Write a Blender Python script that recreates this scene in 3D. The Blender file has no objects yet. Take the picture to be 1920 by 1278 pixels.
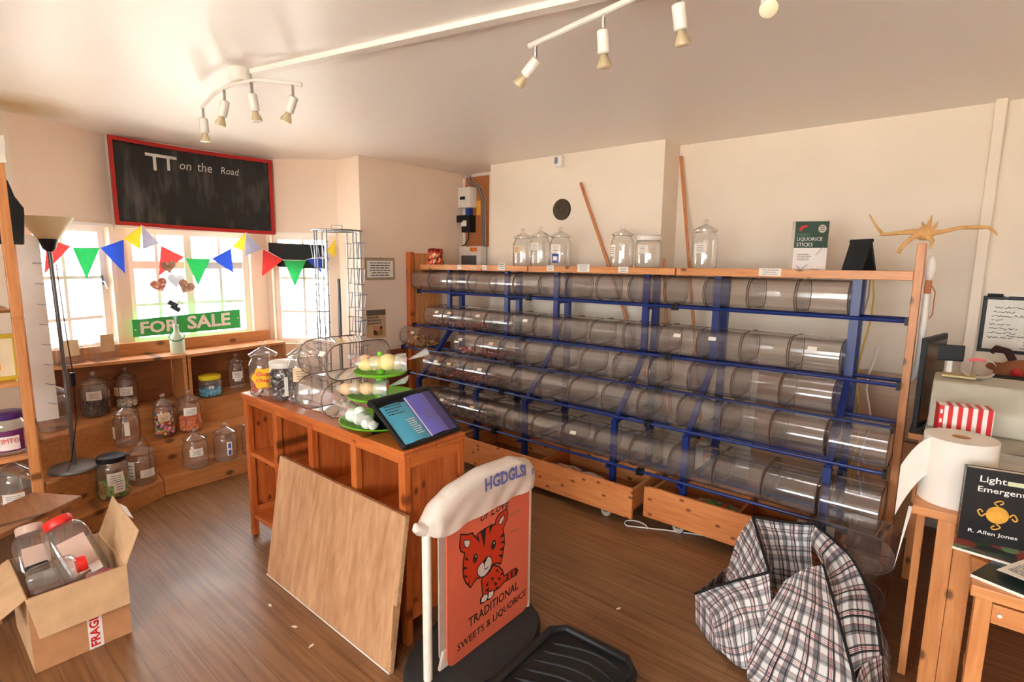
import bpy, bmesh, math, random
from mathutils import Vector, Matrix, geometry

random.seed(11)
SC = bpy.context.scene
COL = SC.collection
PI = math.pi

# ------------------------------------------------------------------ camera
CAM_H = 1.55
pitch, roll, yaw = math.radians(8.2), math.radians(0.67), math.radians(40)
fw = Vector((-math.sin(yaw) * math.cos(pitch), math.cos(yaw) * math.cos(pitch), -math.sin(pitch)))
rt = Vector((math.cos(yaw), math.sin(yaw), 0))
up = rt.cross(fw)
cr = rt * math.cos(roll) + up * math.sin(roll)
cu = up * math.cos(roll) - rt * math.sin(roll)
cam = bpy.data.cameras.new('camera')
cam.sensor_width = 36
cam.lens = 1000 / 1920 * 36
cam.clip_start = 0.02
co = bpy.data.objects.new('camera', cam)
COL.objects.link(co)
co.matrix_world = Matrix(((cr.x, cu.x, -fw.x, 0), (cr.y, cu.y, -fw.y, 0), (cr.z, cu.z, -fw.z, CAM_H), (0, 0, 0, 1)))
SC.camera = co

# ------------------------------------------------------------------ world, exposure
w = bpy.data.worlds.new('sky')
SC.world = w
w.use_nodes = True
bg = w.node_tree.nodes['Background']
bg.inputs[0].default_value = (0.93, 0.975, 1.0, 1)
bg.inputs[1].default_value = 11.0
SC.view_settings.view_transform = 'Standard'
SC.view_settings.look = 'None'
SC.view_settings.exposure = 1.03
SC.view_settings.gamma = 1
SC.view_settings.use_curve_mapping = False
try:
    SC.cycles.transparent_max_bounces = 48
    SC.cycles.max_bounces = 14
    SC.cycles.diffuse_bounces = 8
    SC.cycles.caustics_reflective = False
    SC.cycles.caustics_refractive = False
except Exception:
    pass


sun = bpy.data.lights.new('sun', 'SUN')
sun.energy = 38
sun.angle = math.radians(.6)
sun.color = (1.0, .97, .92)
so = bpy.data.objects.new('sun', sun)
COL.objects.link(so)
so.rotation_euler = (math.radians(9), math.radians(14), 0)      # high midday sun lighting the yard


def portal(name, c, u, v, su, sv):
    """daylight portal lying in a window opening; u,v are unit vectors, light travels along u x v"""
    L = bpy.data.lights.new(name, 'AREA')
    L.shape = 'RECTANGLE'
    L.size, L.size_y = su, sv
    L.cycles.is_portal = True
    o = bpy.data.objects.new(name, L)
    u, v = Vector(u).normalized(), Vector(v).normalized()
    n = u.cross(v)
    o.matrix_world = Matrix(((u.x, v.x, n.x, c[0]), (u.y, v.y, n.y, c[1]), (u.z, v.z, n.z, c[2]), (0, 0, 0, 1)))
    COL.objects.link(o)
    return o


# ------------------------------------------------------------------ helpers
class MB:
    def __init__(s):
        s.v, s.f = [], []

    def add(s, vs, fs):
        b = len(s.v)
        s.v += [tuple(p) for p in vs]
        s.f += [tuple(i + b for i in f) for f in fs]
        return s

    def box(s, x0, y0, z0, x1, y1, z1):
        return s.add([(x, y, z) for z in (z0, z1) for y in (y0, y1) for x in (x0, x1)],
                     [(0, 2, 3, 1), (4, 5, 7, 6), (0, 1, 5, 4), (2, 6, 7, 3), (0, 4, 6, 2), (1, 3, 7, 5)])

    def obox(s, c, a, b, d):
        """box with centre c and half-extent vectors a, b, d"""
        c, a, b, d = Vector(c), Vector(a), Vector(b), Vector(d)
        if a.cross(b).dot(d) < 0:
            d = -d
        return s.add([c + i * a + j * b + k * d for k in (-1, 1) for j in (-1, 1) for i in (-1, 1)],
                     [(0, 2, 3, 1), (4, 5, 7, 6), (0, 1, 5, 4), (2, 6, 7, 3), (0, 4, 6, 2), (1, 3, 7, 5)])

    def beam(s, p, q, wdt, t, upv=(0, 0, 1)):
        """bar from p to q, wdt across (perpendicular to upv), t along upv-ish"""
        p, q = Vector(p), Vector(q)
        d = (q - p)
        u = d.normalized()
        a = u.cross(Vector(upv))
        if a.length < 1e-5:
            a = u.cross(Vector((1, 0, 0)))
        a.normalize()
        b = a.cross(u)
        return s.obox((p + q) / 2, d / 2, a * wdt / 2, b * t / 2)

    def tube(s, pts, r, n=8, closed=False, caps=True):
        pts = [Vector(p) for p in pts]
        N = len(pts)
        rs = r if isinstance(r, (list, tuple)) else [r] * N
        T = []
        for i in range(N):
            if closed:
                t = pts[(i + 1) % N] - pts[i - 1]
            else:
                t = pts[min(i + 1, N - 1)] - pts[max(i - 1, 0)]
            T.append(t.normalized() if t.length > 1e-9 else Vector((0, 0, 1)))
        a = T[0].orthogonal().normalized()
        rings = []
        for i in range(N):
            a = (a - T[i] * a.dot(T[i]))
            if a.length < 1e-6:
                a = T[i].orthogonal()
            a.normalize()
            b = T[i].cross(a)
            rings.append([pts[i] + (a * math.cos(2 * PI * k / n) + b * math.sin(2 * PI * k / n)) * rs[i] for k in range(n)])
        vs = [p for rg in rings for p in rg]
        fs = []
        for i in range(N if closed else N - 1):
            j = (i + 1) % N
            for k in range(n):
                fs.append((i * n + k, i * n + (k + 1) % n, j * n + (k + 1) % n, j * n + k))
        if caps and not closed:
            fs.append(tuple(reversed(range(n))))
            fs.append(tuple((N - 1) * n + k for k in range(n)))
        return s.add(vs, fs)

    def cyl(s, p, q, r0, r1=None, n=16):
        return s.tube([p, q], [r0, r0 if r1 is None else r1], n)

    def lathe(s, prof, c=(0, 0, 0), n=20, cap0=False, cap1=False):
        vs, fs = [], []
        for r, z in prof:
            for k in range(n):
                vs.append((c[0] + r * math.cos(2 * PI * k / n), c[1] + r * math.sin(2 * PI * k / n), c[2] + z))
        for i in range(len(prof) - 1):
            for k in range(n):
                fs.append((i * n + k, i * n + (k + 1) % n, (i + 1) * n + (k + 1) % n, (i + 1) * n + k))
        if cap0:
            fs.append(tuple(reversed(range(n))))
        if cap1:
            fs.append(tuple((len(prof) - 1) * n + k for k in range(n)))
        return s.add(vs, fs)

    def prism(s, poly, z0, z1):
        n = len(poly)
        area = sum(poly[i][0] * poly[(i + 1) % n][1] - poly[(i + 1) % n][0] * poly[i][1] for i in range(n))
        if area < 0:
            poly = poly[::-1]
        return s.add([(x, y, z0) for x, y in poly] + [(x, y, z1) for x, y in poly],
                     [tuple(reversed(range(n))), tuple(range(n, 2 * n))] +
                     [(i, (i + 1) % n, n + (i + 1) % n, n + i) for i in range(n)])

    def extr(s, poly, vec):
        """extrude a planar 3-D polygon along vec"""
        n = len(poly)
        poly = [Vector(p) for p in poly]
        vec = Vector(vec)
        nr = Vector((0, 0, 0))
        for i in range(n):
            nr += poly[i].cross(poly[(i + 1) % n])
        if nr.dot(vec) < 0:
            poly = poly[::-1]
        return s.add(poly + [p + vec for p in poly],
                     [tuple(reversed(range(n))), tuple(range(n, 2 * n))] +
                     [(i, (i + 1) % n, n + (i + 1) % n, n + i) for i in range(n)])

    def grid(s, fn, nu, nv, closed_u=False):
        vs = [fn(i / nu, j / nv) for j in range(nv + 1) for i in range(nu + 1)]
        fs = []
        for j in range(nv):
            for i in range(nu):
                a = j * (nu + 1) + i
                fs.append((a, a + 1, a + nu + 2, a + nu + 1))
        return s.add(vs, fs)

    def ico(s, c, r, sx=1, sy=1, sz=1, rot=None):
        t = (1 + 5 ** .5) / 2
        k = r / math.sqrt(1 + t * t)
        V = [(-1, t, 0), (1, t, 0), (-1, -t, 0), (1, -t, 0), (0, -1, t), (0, 1, t), (0, -1, -t), (0, 1, -t), (t, 0, -1), (t, 0, 1), (-t, 0, -1), (-t, 0, 1)]
        F = [(0, 11, 5), (0, 5, 1), (0, 1, 7), (0, 7, 10), (0, 10, 11), (1, 5, 9), (5, 11, 4), (11, 10, 2), (10, 7, 6), (7, 1, 8), (3, 9, 4), (3, 4, 2), (3, 2, 6), (3, 6, 8), (3, 8, 9), (4, 9, 5), (2, 4, 11), (6, 2, 10), (8, 6, 7), (9, 8, 1)]
        P = []
        for p in V:
            q = Vector((p[0] * k * sx, p[1] * k * sy, p[2] * k * sz))
            if rot is not None:
                q = rot @ q
            P.append(q + Vector(c))
        return s.add(P, F)

    def sphere(s, c, r, n=12, m=8, sx=1, sy=1, sz=1):
        prof = [(max(1e-4, math.sin(PI * i / m)), -math.cos(PI * i / m)) for i in range(m + 1)]
        vs, fs = [], []
        for a, z in prof:
            for k in range(n):
                vs.append((c[0] + r * sx * a * math.cos(2 * PI * k / n), c[1] + r * sy * a * math.sin(2 * PI * k / n), c[2] + r * sz * z))
        for i in range(m):
            for k in range(n):
                fs.append((i * n + k, i * n + (k + 1) % n, (i + 1) * n + (k + 1) % n, (i + 1) * n + k))
        return s.add(vs, fs)

    def mesh(s, name, m, smooth=False):
        me = bpy.data.meshes.new(name)
        me.from_pydata(s.v, [], s.f)
        for x in (m if isinstance(m, (list, tuple)) else [m]):
            me.materials.append(x)
        if smooth:
            for p in me.polygons:
                p.use_smooth = True
            try:
                me.set_sharp_from_angle(angle=math.radians(40))
            except Exception:
                pass
        me.update()
        return me

    def build(s, name, m, parent=None, smooth=False, bevel=0):
        return obj(name, s.mesh(name, m, smooth), parent, bevel)


def obj(name, me, parent=None, bevel=0):
    o = bpy.data.objects.new(name, me)
    COL.objects.link(o)
    if parent is not None:
        o.parent = parent
    if bevel:
        b = o.modifiers.new('edge', 'BEVEL')
        b.width = bevel
        b.segments = 2
        b.limit_method = 'ANGLE'
    return o


def tag(o, label, cat, group=None, kind=None):
    o['label'] = label
    o['category'] = cat
    if group:
        o['group'] = group
    if kind:
        o['kind'] = kind
    return o


def thing(name, label, cat, loc=(0, 0, 0), rz=0, group=None):
    o = bpy.data.objects.new(name, None)
    o.empty_display_size = .05
    COL.objects.link(o)
    o.location = loc
    o.rotation_euler = (0, 0, rz)
    return tag(o, label, cat, group)


def struct(o):
    o['kind'] = 'structure'
    return o


def text(s, m, parent, org, u, v, width=None, height=None, depth=.0006, name='lettering', shear=0, center=False, bold=0):
    """lettering as thin mesh on the plane (org; u to the right, v up)"""
    cd = bpy.data.curves.new('t', 'FONT')
    cd.body = s
    cd.size = 1
    cd.shear = shear
    cd.extrude = 0
    cd.offset = bold
    cd.resolution_u = 2
    to = bpy.data.objects.new('t', cd)
    COL.objects.link(to)
    bpy.context.view_layer.update()
    me = bpy.data.meshes.new_from_object(to.evaluated_get(bpy.context.evaluated_depsgraph_get()))
    bpy.data.objects.remove(to)
    bpy.data.curves.remove(cd)
    xs = [q.co.x for q in me.vertices]
    ys = [q.co.y for q in me.vertices]
    x0, x1, y0, y1 = min(xs), max(xs), min(ys), max(ys)
    if width is None:
        sx = sy = height / (y1 - y0)
    elif height is None:
        sx = sy = width / (x1 - x0)
    else:
        sx, sy = width / (x1 - x0), height / (y1 - y0)
    u, v, org = Vector(u).normalized(), Vector(v).normalized(), Vector(org)
    n = u.cross(v)
    off = (x1 - x0) * sx / 2 if center else 0
    for q in me.vertices:
        q.co = org + u * ((q.co.x - x0) * sx - off) + v * ((q.co.y - y0) * sy) + n * depth
    me.materials.clear()
    me.materials.append(m)
    return obj(name, me, parent)


def print_lines(m, parent, org, u, v, w_, h_, rows, fill=.9, name='print', seed=1, th=.35, center=False):
    """unreadable small print: rows of short word-length dashes"""
    rd = random.Random(seed)
    u, v, org = Vector(u).normalized(), Vector(v).normalized(), Vector(org)
    n = u.cross(v) * .0005
    b = MB()
    for r in range(rows):
        y = h_ * (1 - (r + .5) / rows)
        t = h_ / rows * th / 2
        L = w_ * (fill - rd.random() * .25)
        x = (w_ - L) / 2 if center else 0
        end = x + L
        while x < end - .02 * w_:
            k = min(end - x, w_ * (.06 + .14 * rd.random()))
            b.add([org + n + u * x + v * (y - t), org + n + u * (x + k) + v * (y - t), org + n + u * (x + k) + v * (y + t), org + n + u * x + v * (y + t)], [(0, 1, 2, 3)])
            x += k + w_ * .025
    return b.build(name, m, parent)


def stroke(b, pts, wd, lift=None):
    """flat ribbon of width wd along coplanar 3-D points, normal = lift direction"""
    nrm = Vector(lift).normalized()
    pts = [Vector(p) for p in pts]
    for i in range(len(pts) - 1):
        d = pts[i + 1] - pts[i]
        if d.length < 1e-7:
            continue
        d.normalize()
        a = nrm.cross(d) * wd / 2
        e = d * wd * .35
        b.add([pts[i] - a - e, pts[i + 1] - a + e, pts[i + 1] + a + e, pts[i] + a - e], [(0, 1, 2, 3)])
    return b


# ------------------------------------------------------------------ materials
def srgb(r, g, b):
    f = lambda c: (c / 255 / 12.92) if c / 255 <= .04045 else ((c / 255 + .055) / 1.055) ** 2.4
    return (f(r), f(g), f(b), 1)


def new_mat(name):
    m = bpy.data.materials.new(name)
    m.use_nodes = True
    return m, m.node_tree, m.node_tree.nodes['Principled BSDF']


def N(nt, kind, **kw):
    n = nt.nodes.new(kind)
    for k, x in kw.items():
        if k.startswith('i_'):
            key = k[2:]
            n.inputs[int(key) if key.isdigit() else key.replace('_', ' ')].default_value = x
        else:
            setattr(n, k, x)
    return n


def ramp(nt, stops, interp='LINEAR'):
    r = nt.nodes.new('ShaderNodeValToRGB')
    r.color_ramp.interpolation = interp
    e = r.color_ramp.elements
    while len(e) < len(stops):
        e.new(.5)
    for q, (p, c) in zip(e, stops):
        q.position = p
        q.color = c
    return r


def plain(name, col, rough=.5, metal=0, var=.06, scale=12, bump=0, spec=.5, sub=0, coat=0):
    m, nt, p = new_mat(name)
    L = nt.links.new
    tc = N(nt, 'ShaderNodeTexCoord')
    nz = N(nt, 'ShaderNodeTexNoise', i_Scale=scale, i_Detail=3.0)
    L(tc.outputs['Object'], nz.inputs['Vector'])
    c = col if len(col) == 4 else (*col, 1)
    lo = tuple(max(0, x * (1 - var)) for x in c[:3]) + (1,)
    hi = tuple(min(1, x * (1 + var)) for x in c[:3]) + (1,)
    r = ramp(nt, [(.3, lo), (.7, hi)])
    L(nz.outputs['Fac'], r.inputs[0])
    L(r.outputs[0], p.inputs['Base Color'])
    p.inputs['Roughness'].default_value = rough
    p.inputs['Metallic'].default_value = metal
    p.inputs['Specular IOR Level'].default_value = spec
    if coat:
        p.inputs['Coat Weight'].default_value = coat
    if bump:
        b = N(nt, 'ShaderNodeBump', i_Strength=bump, i_Distance=.004)
        L(nz.outputs['Fac'], b.inputs['Height'])
        L(b.outputs[0], p.inputs['Normal'])
    return m


def wood(name, c1, c2, axis='X', scale=1.0, rough=.42, knots=True, kc=None, ring=9.0, plane='xz', kd=8.0):
    """pine-like grain running along axis, in object space"""
    m, nt, p = new_mat(name)
    L = nt.links.new
    tc = N(nt, 'ShaderNodeTexCoord')
    mp = N(nt, 'ShaderNodeMapping')
    st = {'X': (.10, 1, 1), 'Y': (1, .10, 1), 'Z': (1, 1, .10)}[axis]
    mp.inputs['Scale'].default_value = tuple(scale * 6 * x for x in st)
    L(tc.outputs['Object'], mp.inputs[0])
    n1 = N(nt, 'ShaderNodeTexNoise', i_Scale=ring, i_Detail=4.0, i_Distortion=.5)
    L(mp.outputs[0], n1.inputs['Vector'])
    n2 = N(nt, 'ShaderNodeTexNoise', i_Scale=1.3, i_Detail=2.0)
    L(mp.outputs[0], n2.inputs['Vector'])
    ad = N(nt, 'ShaderNodeMath', operation='MULTIPLY_ADD')
    ad.inputs[1].default_value = .6
    L(n1.outputs['Fac'], ad.inputs[0])
    mu = N(nt, 'ShaderNodeMath', operation='MULTIPLY')
    mu.inputs[1].default_value = .45
    L(n2.outputs['Fac'], mu.inputs[0])
    L(mu.outputs[0], ad.inputs[2])
    r = ramp(nt, [(.34, c1), (.68, c2)])
    L(ad.outputs[0], r.inputs[0])
    out = r.outputs[0]
    if knots:
        sx_ = N(nt, 'ShaderNodeSeparateXYZ')
        L(tc.outputs['Object'], sx_.inputs[0])
        cx_ = N(nt, 'ShaderNodeCombineXYZ')
        i_, j_ = {'xz': (0, 2), 'yz': (1, 2), 'xy': (0, 1)}[plane]
        for src, dst, ax in ((i_, 0, 'XYZ'[i_]), (j_, 1, 'XYZ'[j_])):
            ml = N(nt, 'ShaderNodeMath', operation='MULTIPLY')
            ml.inputs[1].default_value = scale * kd * (.6 if ax == axis else 1)
            L(sx_.outputs[src], ml.inputs[0])
            L(ml.outputs[0], cx_.inputs[dst])
        vo = N(nt, 'ShaderNodeTexVoronoi', voronoi_dimensions='2D', i_Scale=1.0, i_Randomness=1.0)
        L(cx_.outputs[0], vo.inputs['Vector'])
        rk = ramp(nt, [(.05, (.9, .9, .9, 1)), (.12, (0, 0, 0, 1))])
        L(vo.outputs['Distance'], rk.inputs[0])
        mx = N(nt, 'ShaderNodeMix', data_type='RGBA')
        L(rk.outputs[0], mx.inputs[0])
        L(out, mx.inputs[6])
        mx.inputs[7].default_value = kc or tuple(x * .28 for x in c1[:3]) + (1,)
        out = mx.outputs[2]
    L(out, p.inputs['Base Color'])
    p.inputs['Roughness'].default_value = rough
    b = N(nt, 'ShaderNodeBump', i_Strength=.12, i_Distance=.002)
    L(n1.outputs['Fac'], b.inputs['Height'])
    L(b.outputs[0], p.inputs['Normal'])
    return m


def clear(name, tint=(.95, .95, .95), haze=.04, hazecol=(.8, .78, .76), rough=.04, ior=1.45, boost=1.0, edge=.6):
    """thin clear sheet: transmits straight through, mirrors at grazing angles, slightly hazy"""
    m = bpy.data.materials.new(name)
    m.use_nodes = True
    nt = m.node_tree
    nt.nodes.clear()
    L = nt.links.new
    out = N(nt, 'ShaderNodeOutputMaterial')
    tr = N(nt, 'ShaderNodeBsdfTransparent')
    tr.inputs[0].default_value = (*tint, 1)
    lw = N(nt, 'ShaderNodeLayerWeight', i_Blend=.5)
    rm = ramp(nt, [(.45, (*tint, 1)), (.97, (*[x * edge for x in tint], 1))])
    L(lw.outputs['Facing'], rm.inputs[0])
    L(rm.outputs[0], tr.inputs[0])
    gl = N(nt, 'ShaderNodeBsdfGlossy', i_Roughness=rough)
    gl.inputs[0].default_value = (.95, .95, .95, 1)
    di = N(nt, 'ShaderNodeBsdfDiffuse')
    di.inputs[0].default_value = (*hazecol, 1)
    pw = N(nt, 'ShaderNodeMath', operation='POWER')
    pw.inputs[1].default_value = 3.6
    L(lw.outputs['Facing'], pw.inputs[0])
    mu = N(nt, 'ShaderNodeMath', operation='MULTIPLY_ADD', use_clamp=True)
    mu.inputs[1].default_value = .75 * boost
    mu.inputs[2].default_value = ((ior - 1) / (ior + 1)) ** 2 * 1.6 * boost
    L(pw.outputs[0], mu.inputs[0])
    nz = N(nt, 'ShaderNodeTexNoise', i_Scale=9.0, i_Detail=3.0)
    tc = N(nt, 'ShaderNodeTexCoord')
    L(tc.outputs['Object'], nz.inputs['Vector'])
    hz = N(nt, 'ShaderNodeMath', operation='MULTIPLY')
    hz.inputs[1].default_value = haze * 2
    L(nz.outputs['Fac'], hz.inputs[0])
    m1 = N(nt, 'ShaderNodeMixShader')
    L(hz.outputs[0], m1.inputs[0])
    L(tr.outputs[0], m1.inputs[1])
    L(di.outputs[0], m1.inputs[2])
    m2 = N(nt, 'ShaderNodeMixShader')
    L(mu.outputs[0], m2.inputs[0])
    L(m1.outputs[0], m2.inputs[1])
    L(gl.outputs[0], m2.inputs[2])
    L(m2.outputs[0], out.inputs[0])
    return m


M = {}
M['wall'] = plain('wall_paint', srgb(235, 223, 206), .75, var=.035, scale=2.2, bump=.15)
M['wall_pink'] = plain('wall_paint_warm', srgb(236, 214, 195), .75, var=.03, scale=2.0, bump=.15)
M['white_paint'] = plain('white_gloss_paint', srgb(238, 232, 224), .4, var=.03)
M['pine'] = wood('pine_orange', srgb(190, 116, 62), srgb(222, 156, 98), 'X')
M['pine_front'] = wood('pine_knotty', srgb(196, 112, 58), srgb(222, 148, 90), 'X', kd=10.0, kc=srgb(120, 56, 30))
M['pine_y'] = wood('pine_orange_y', srgb(190, 116, 62), srgb(222, 156, 98), 'Y')
M['pine_z'] = wood('pine_orange_z', srgb(190, 116, 62), srgb(222, 156, 98), 'Z')
M['red_x'] = wood('pine_red_x', srgb(172, 82, 36), srgb(208, 118, 58), 'X', rough=.35)
M['red_y'] = wood('pine_red_y', srgb(172, 82, 36), srgb(208, 118, 58), 'Y', rough=.35, plane='xy')
M['red_z'] = wood('pine_red_z', srgb(172, 82, 36), srgb(208, 118, 58), 'Z', rough=.35, kd=6.0)
M['red_end'] = wood('pine_red_end', srgb(172, 82, 36), srgb(208, 118, 58), 'Z', rough=.35, plane='yz', kd=9.0)
M['step'] = wood('step_pine', srgb(168, 104, 56), srgb(200, 138, 84), 'Y', rough=.45, plane='yz', kd=5.0)
M['step_dark'] = wood('step_back_ply', srgb(120, 68, 34), srgb(152, 92, 50), 'Y', rough=.5, knots=False)
M['ply'] = wood('weathered_ply', srgb(166, 118, 82), srgb(204, 160, 120), 'Z', rough=.6, knots=False, ring=6)
M['ply_edge'] = plain('ply_edge', srgb(196, 160, 120), .8, var=.2, scale=60)
M['dado'] = wood('dark_board', srgb(120, 62, 34), srgb(146, 82, 48), 'Z', rough=.5, knots=False)
M['stool_brown'] = wood('worn_stool', srgb(138, 88, 54), srgb(172, 120, 78), 'X', rough=.5)
M['blue'] = plain('blue_powder_coat', srgb(10, 40, 112), .38, var=.05, spec=.6)
M['acrylic'] = clear('bin_acrylic', (.96, .945, .935), .055, (.86, .80, .76), .07, 1.45, 1.35, .62)
M['acrylic_edge'] = plain('acrylic_edge', srgb(112, 92, 82), .25, var=.1)
M['glass'] = clear('jar_glass', (.95, .955, .945), .05, (.85, .85, .82), .03, 1.5, 1.35, .45)
M['pane'] = clear('window_pane', (.97, .97, .97), .01, (.9, .9, .9), .02, 1.45)
M['pet'] = clear('plastic_jar', (.94, .935, .93), .05, (.8, .78, .76), .08, 1.45, 1.2)
M['poly'] = clear('cellophane', (.93, .93, .92), .25, (.9, .9, .88), .12, 1.5, 1.6)
M['paper'] = plain('paper', srgb(236, 230, 220), .8, var=.03)
M['paper_warm'] = plain('paper_tan', srgb(226, 196, 156), .8, var=.04)
M['ink'] = plain('ink', srgb(38, 34, 34), .7)
M['ink_soft'] = plain('ink_soft', srgb(120, 112, 106), .7)
M['black'] = plain('black_plastic', srgb(24, 24, 26), .5, var=.1, spec=.4)
M['black_matt'] = plain('black_matt', srgb(20, 19, 20), .8)
M['rubber'] = plain('rubber', srgb(40, 39, 38), .75, var=.15, scale=25, bump=.3)
M['white_plastic'] = plain('white_plastic', srgb(230, 226, 218), .35, var=.03)
M['grey_plastic'] = plain('grey_plastic', srgb(176, 172, 160), .5, var=.05)
M['chrome'] = plain('chrome', srgb(200, 200, 200), .18, 1.0, var=.03)
M['steel'] = plain('steel_wire', srgb(150, 156, 164), .3, .9, var=.05)
M['grey_metal'] = plain('grey_metal', srgb(118, 116, 116), .4, .6, var=.05)
M['red'] = plain('red', srgb(206, 30, 32), .4, var=.06)
M['green'] = plain('green_plastic', srgb(118, 200, 38), .35, var=.05)
M['card'] = plain('cardboard', srgb(192, 140, 98), .85, var=.08, scale=20)
M['card_in'] = plain('cardboard_inside', srgb(206, 170, 130), .85, var=.1, scale=14)
M['mat_white'] = plain('matt_white', srgb(235, 230, 226), .7, var=.02)
M['chalk'] = plain('chalk', srgb(200, 198, 192), .9)
M['redframe'] = plain('red_frame', srgb(176, 26, 26), .45, var=.05)
M['mdf'] = plain('mdf', srgb(176, 110, 64), .7, var=.06)
M['bronze'] = plain('bronze', srgb(78, 66, 50), .55, .5, var=.2, scale=40, bump=.5)
M['stick'] = wood('stick', srgb(176, 104, 60), srgb(206, 138, 88), 'Z', knots=False)
M['drift'] = plain('driftwood', srgb(214, 166, 104), .7, var=.15, scale=30, bump=.4)


# ------------------------------------------------------------------ room
def floor_mat():
    m, nt, p = new_mat('floor_boards')
    L = nt.links.new
    tc = N(nt, 'ShaderNodeTexCoord')
    mp = N(nt, 'ShaderNodeMapping')
    mp.inputs['Scale'].default_value = (.8, 16, 1)
    L(tc.outputs['Object'], mp.inputs[0])
    n1 = N(nt, 'ShaderNodeTexNoise', i_Scale=3.0, i_Detail=5.0, i_Distortion=.3)
    L(mp.outputs[0], n1.inputs['Vector'])
    r = ramp(nt, [(.3, srgb(112, 74, 45)), (.7, srgb(150, 108, 71))])
    L(n1.outputs['Fac'], r.inputs[0])
    br = N(nt, 'ShaderNodeTexBrick', i_Scale=1.0, i_Mortar_Size=.002, i_Brick_Width=1.1, i_Row_Height=.075, i_Bias=0.0)
    br.inputs['Color1'].default_value = (.90, .90, .90, 1)
    br.inputs['Color2'].default_value = (1, 1, 1, 1)
    br.inputs['Mortar'].default_value = (.62, .6, .58, 1)
    L(tc.outputs['Object'], br.inputs['Vector'])
    mx = N(nt, 'ShaderNodeMix', data_type='RGBA', blend_type='MULTIPLY')
    mx.inputs[0].default_value = 1
    L(r.outputs[0], mx.inputs[6])
    L(br.outputs['Color'], mx.inputs[7])
    L(mx.outputs[2], p.inputs['Base Color'])
    n2 = N(nt, 'ShaderNodeTexNoise', i_Scale=2.5, i_Detail=3.0)
    L(tc.outputs['Object'], n2.inputs['Vector'])
    rr = ramp(nt, [(.3, (.30, .30, .30, 1)), (.7, (.44, .44, .44, 1))])
    L(n2.outputs['Fac'], rr.inputs[0])
    L(rr.outputs[0], p.inputs['Roughness'])
    b = N(nt, 'ShaderNodeBump', i_Strength=.08, i_Distance=.002)
    L(n1.outputs['Fac'], b.inputs['Height'])
    L(b.outputs[0], p.inputs['Normal'])
    return m


def ceiling_mat():
    m, nt, p = new_mat('ceiling_paint')
    L = nt.links.new
    tc = N(nt, 'ShaderNodeTexCoord')
    # damp stain in the bay corner: a blotch with a shape of its own
    mp = N(nt, 'ShaderNodeMapping')
    mp.inputs['Location'].default_value = (4.35, -.62, -2.44)
    L(tc.outputs['Object'], mp.inputs[0])
    ln = N(nt, 'ShaderNodeVectorMath', operation='LENGTH')
    L(mp.outputs[0], ln.inputs[0])
    nz = N(nt, 'ShaderNodeTexNoise', i_Scale=3.5, i_Detail=4.0)
    L(tc.outputs['Object'], nz.inputs['Vector'])
    ad = N(nt, 'ShaderNodeMath', operation='MULTIPLY_ADD')
    ad.inputs[1].default_value = .35
    L(nz.outputs['Fac'], ad.inputs[0])
    L(ln.outputs['Value'], ad.inputs[2])
    r = ramp(nt, [(.22, srgb(196, 172, 112)), (.52, srgb(246, 242, 236))])
    L(ad.outputs[0], r.inputs[0])
    L(r.outputs[0], p.inputs['Base Color'])
    p.inputs['Roughness'].default_value = .38
    n3 = N(nt, 'ShaderNodeTexNoise', i_Scale=1.6, i_Detail=4.0)
    L(tc.outputs['Object'], n3.inputs['Vector'])
    b = N(nt, 'ShaderNodeBump', i_Strength=.25, i_Distance=.02)
    L(n3.outputs['Fac'], b.inputs['Height'])
    L(b.outputs[0], p.inputs['Normal'])
    return m


ZC = 2.44
struct(MB().box(-5.3, -2.7, -.12, 2.6, 4.3, 0).build('floor', floor_mat()))
struct(MB().box(-5.3, -2.7, ZC, 2.6, 4.3, ZC + .12).build('ceiling', ceiling_mat()))


def wallseg(name, p, q, thick, m, openings=()):
    """wall from p to q; the room lies to the right of p->q; openings (s0, s1, z0, z1)"""
    p, q = Vector((*p, 0)), Vector((*q, 0))
    u = (q - p).normalized()
    n = Vector((-u.y, u.x, 0))     # outward
    L = (q - p).length
    b = MB()

    def blk(s0, s1, z0, z1):
        if s1 - s0 < 1e-4 or z1 - z0 < 1e-4:
            return
        c = p + u * (s0 + s1) / 2 + n * thick / 2 + Vector((0, 0, (z0 + z1) / 2))
        b.obox(c, u * (s1 - s0) / 2, n * thick / 2, Vector((0, 0, (z1 - z0) / 2)))
    s = 0
    for s0, s1, z0, z1 in openings:
        blk(s, s0, 0, ZC)
        blk(s0, s1, 0, z0)
        blk(s0, s1, z1, ZC)
        s = s1
    blk(s, L, 0, ZC)
    return struct(b.build(name, m)), p, u, n


A_, B_, C_, D_, E_, F_ = (-3.99, 2.72), (-4.33, 2.72), (-4.83, 2.30), (-4.83, 1.17), (-4.59, .62), (-4.25, -.25)


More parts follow.
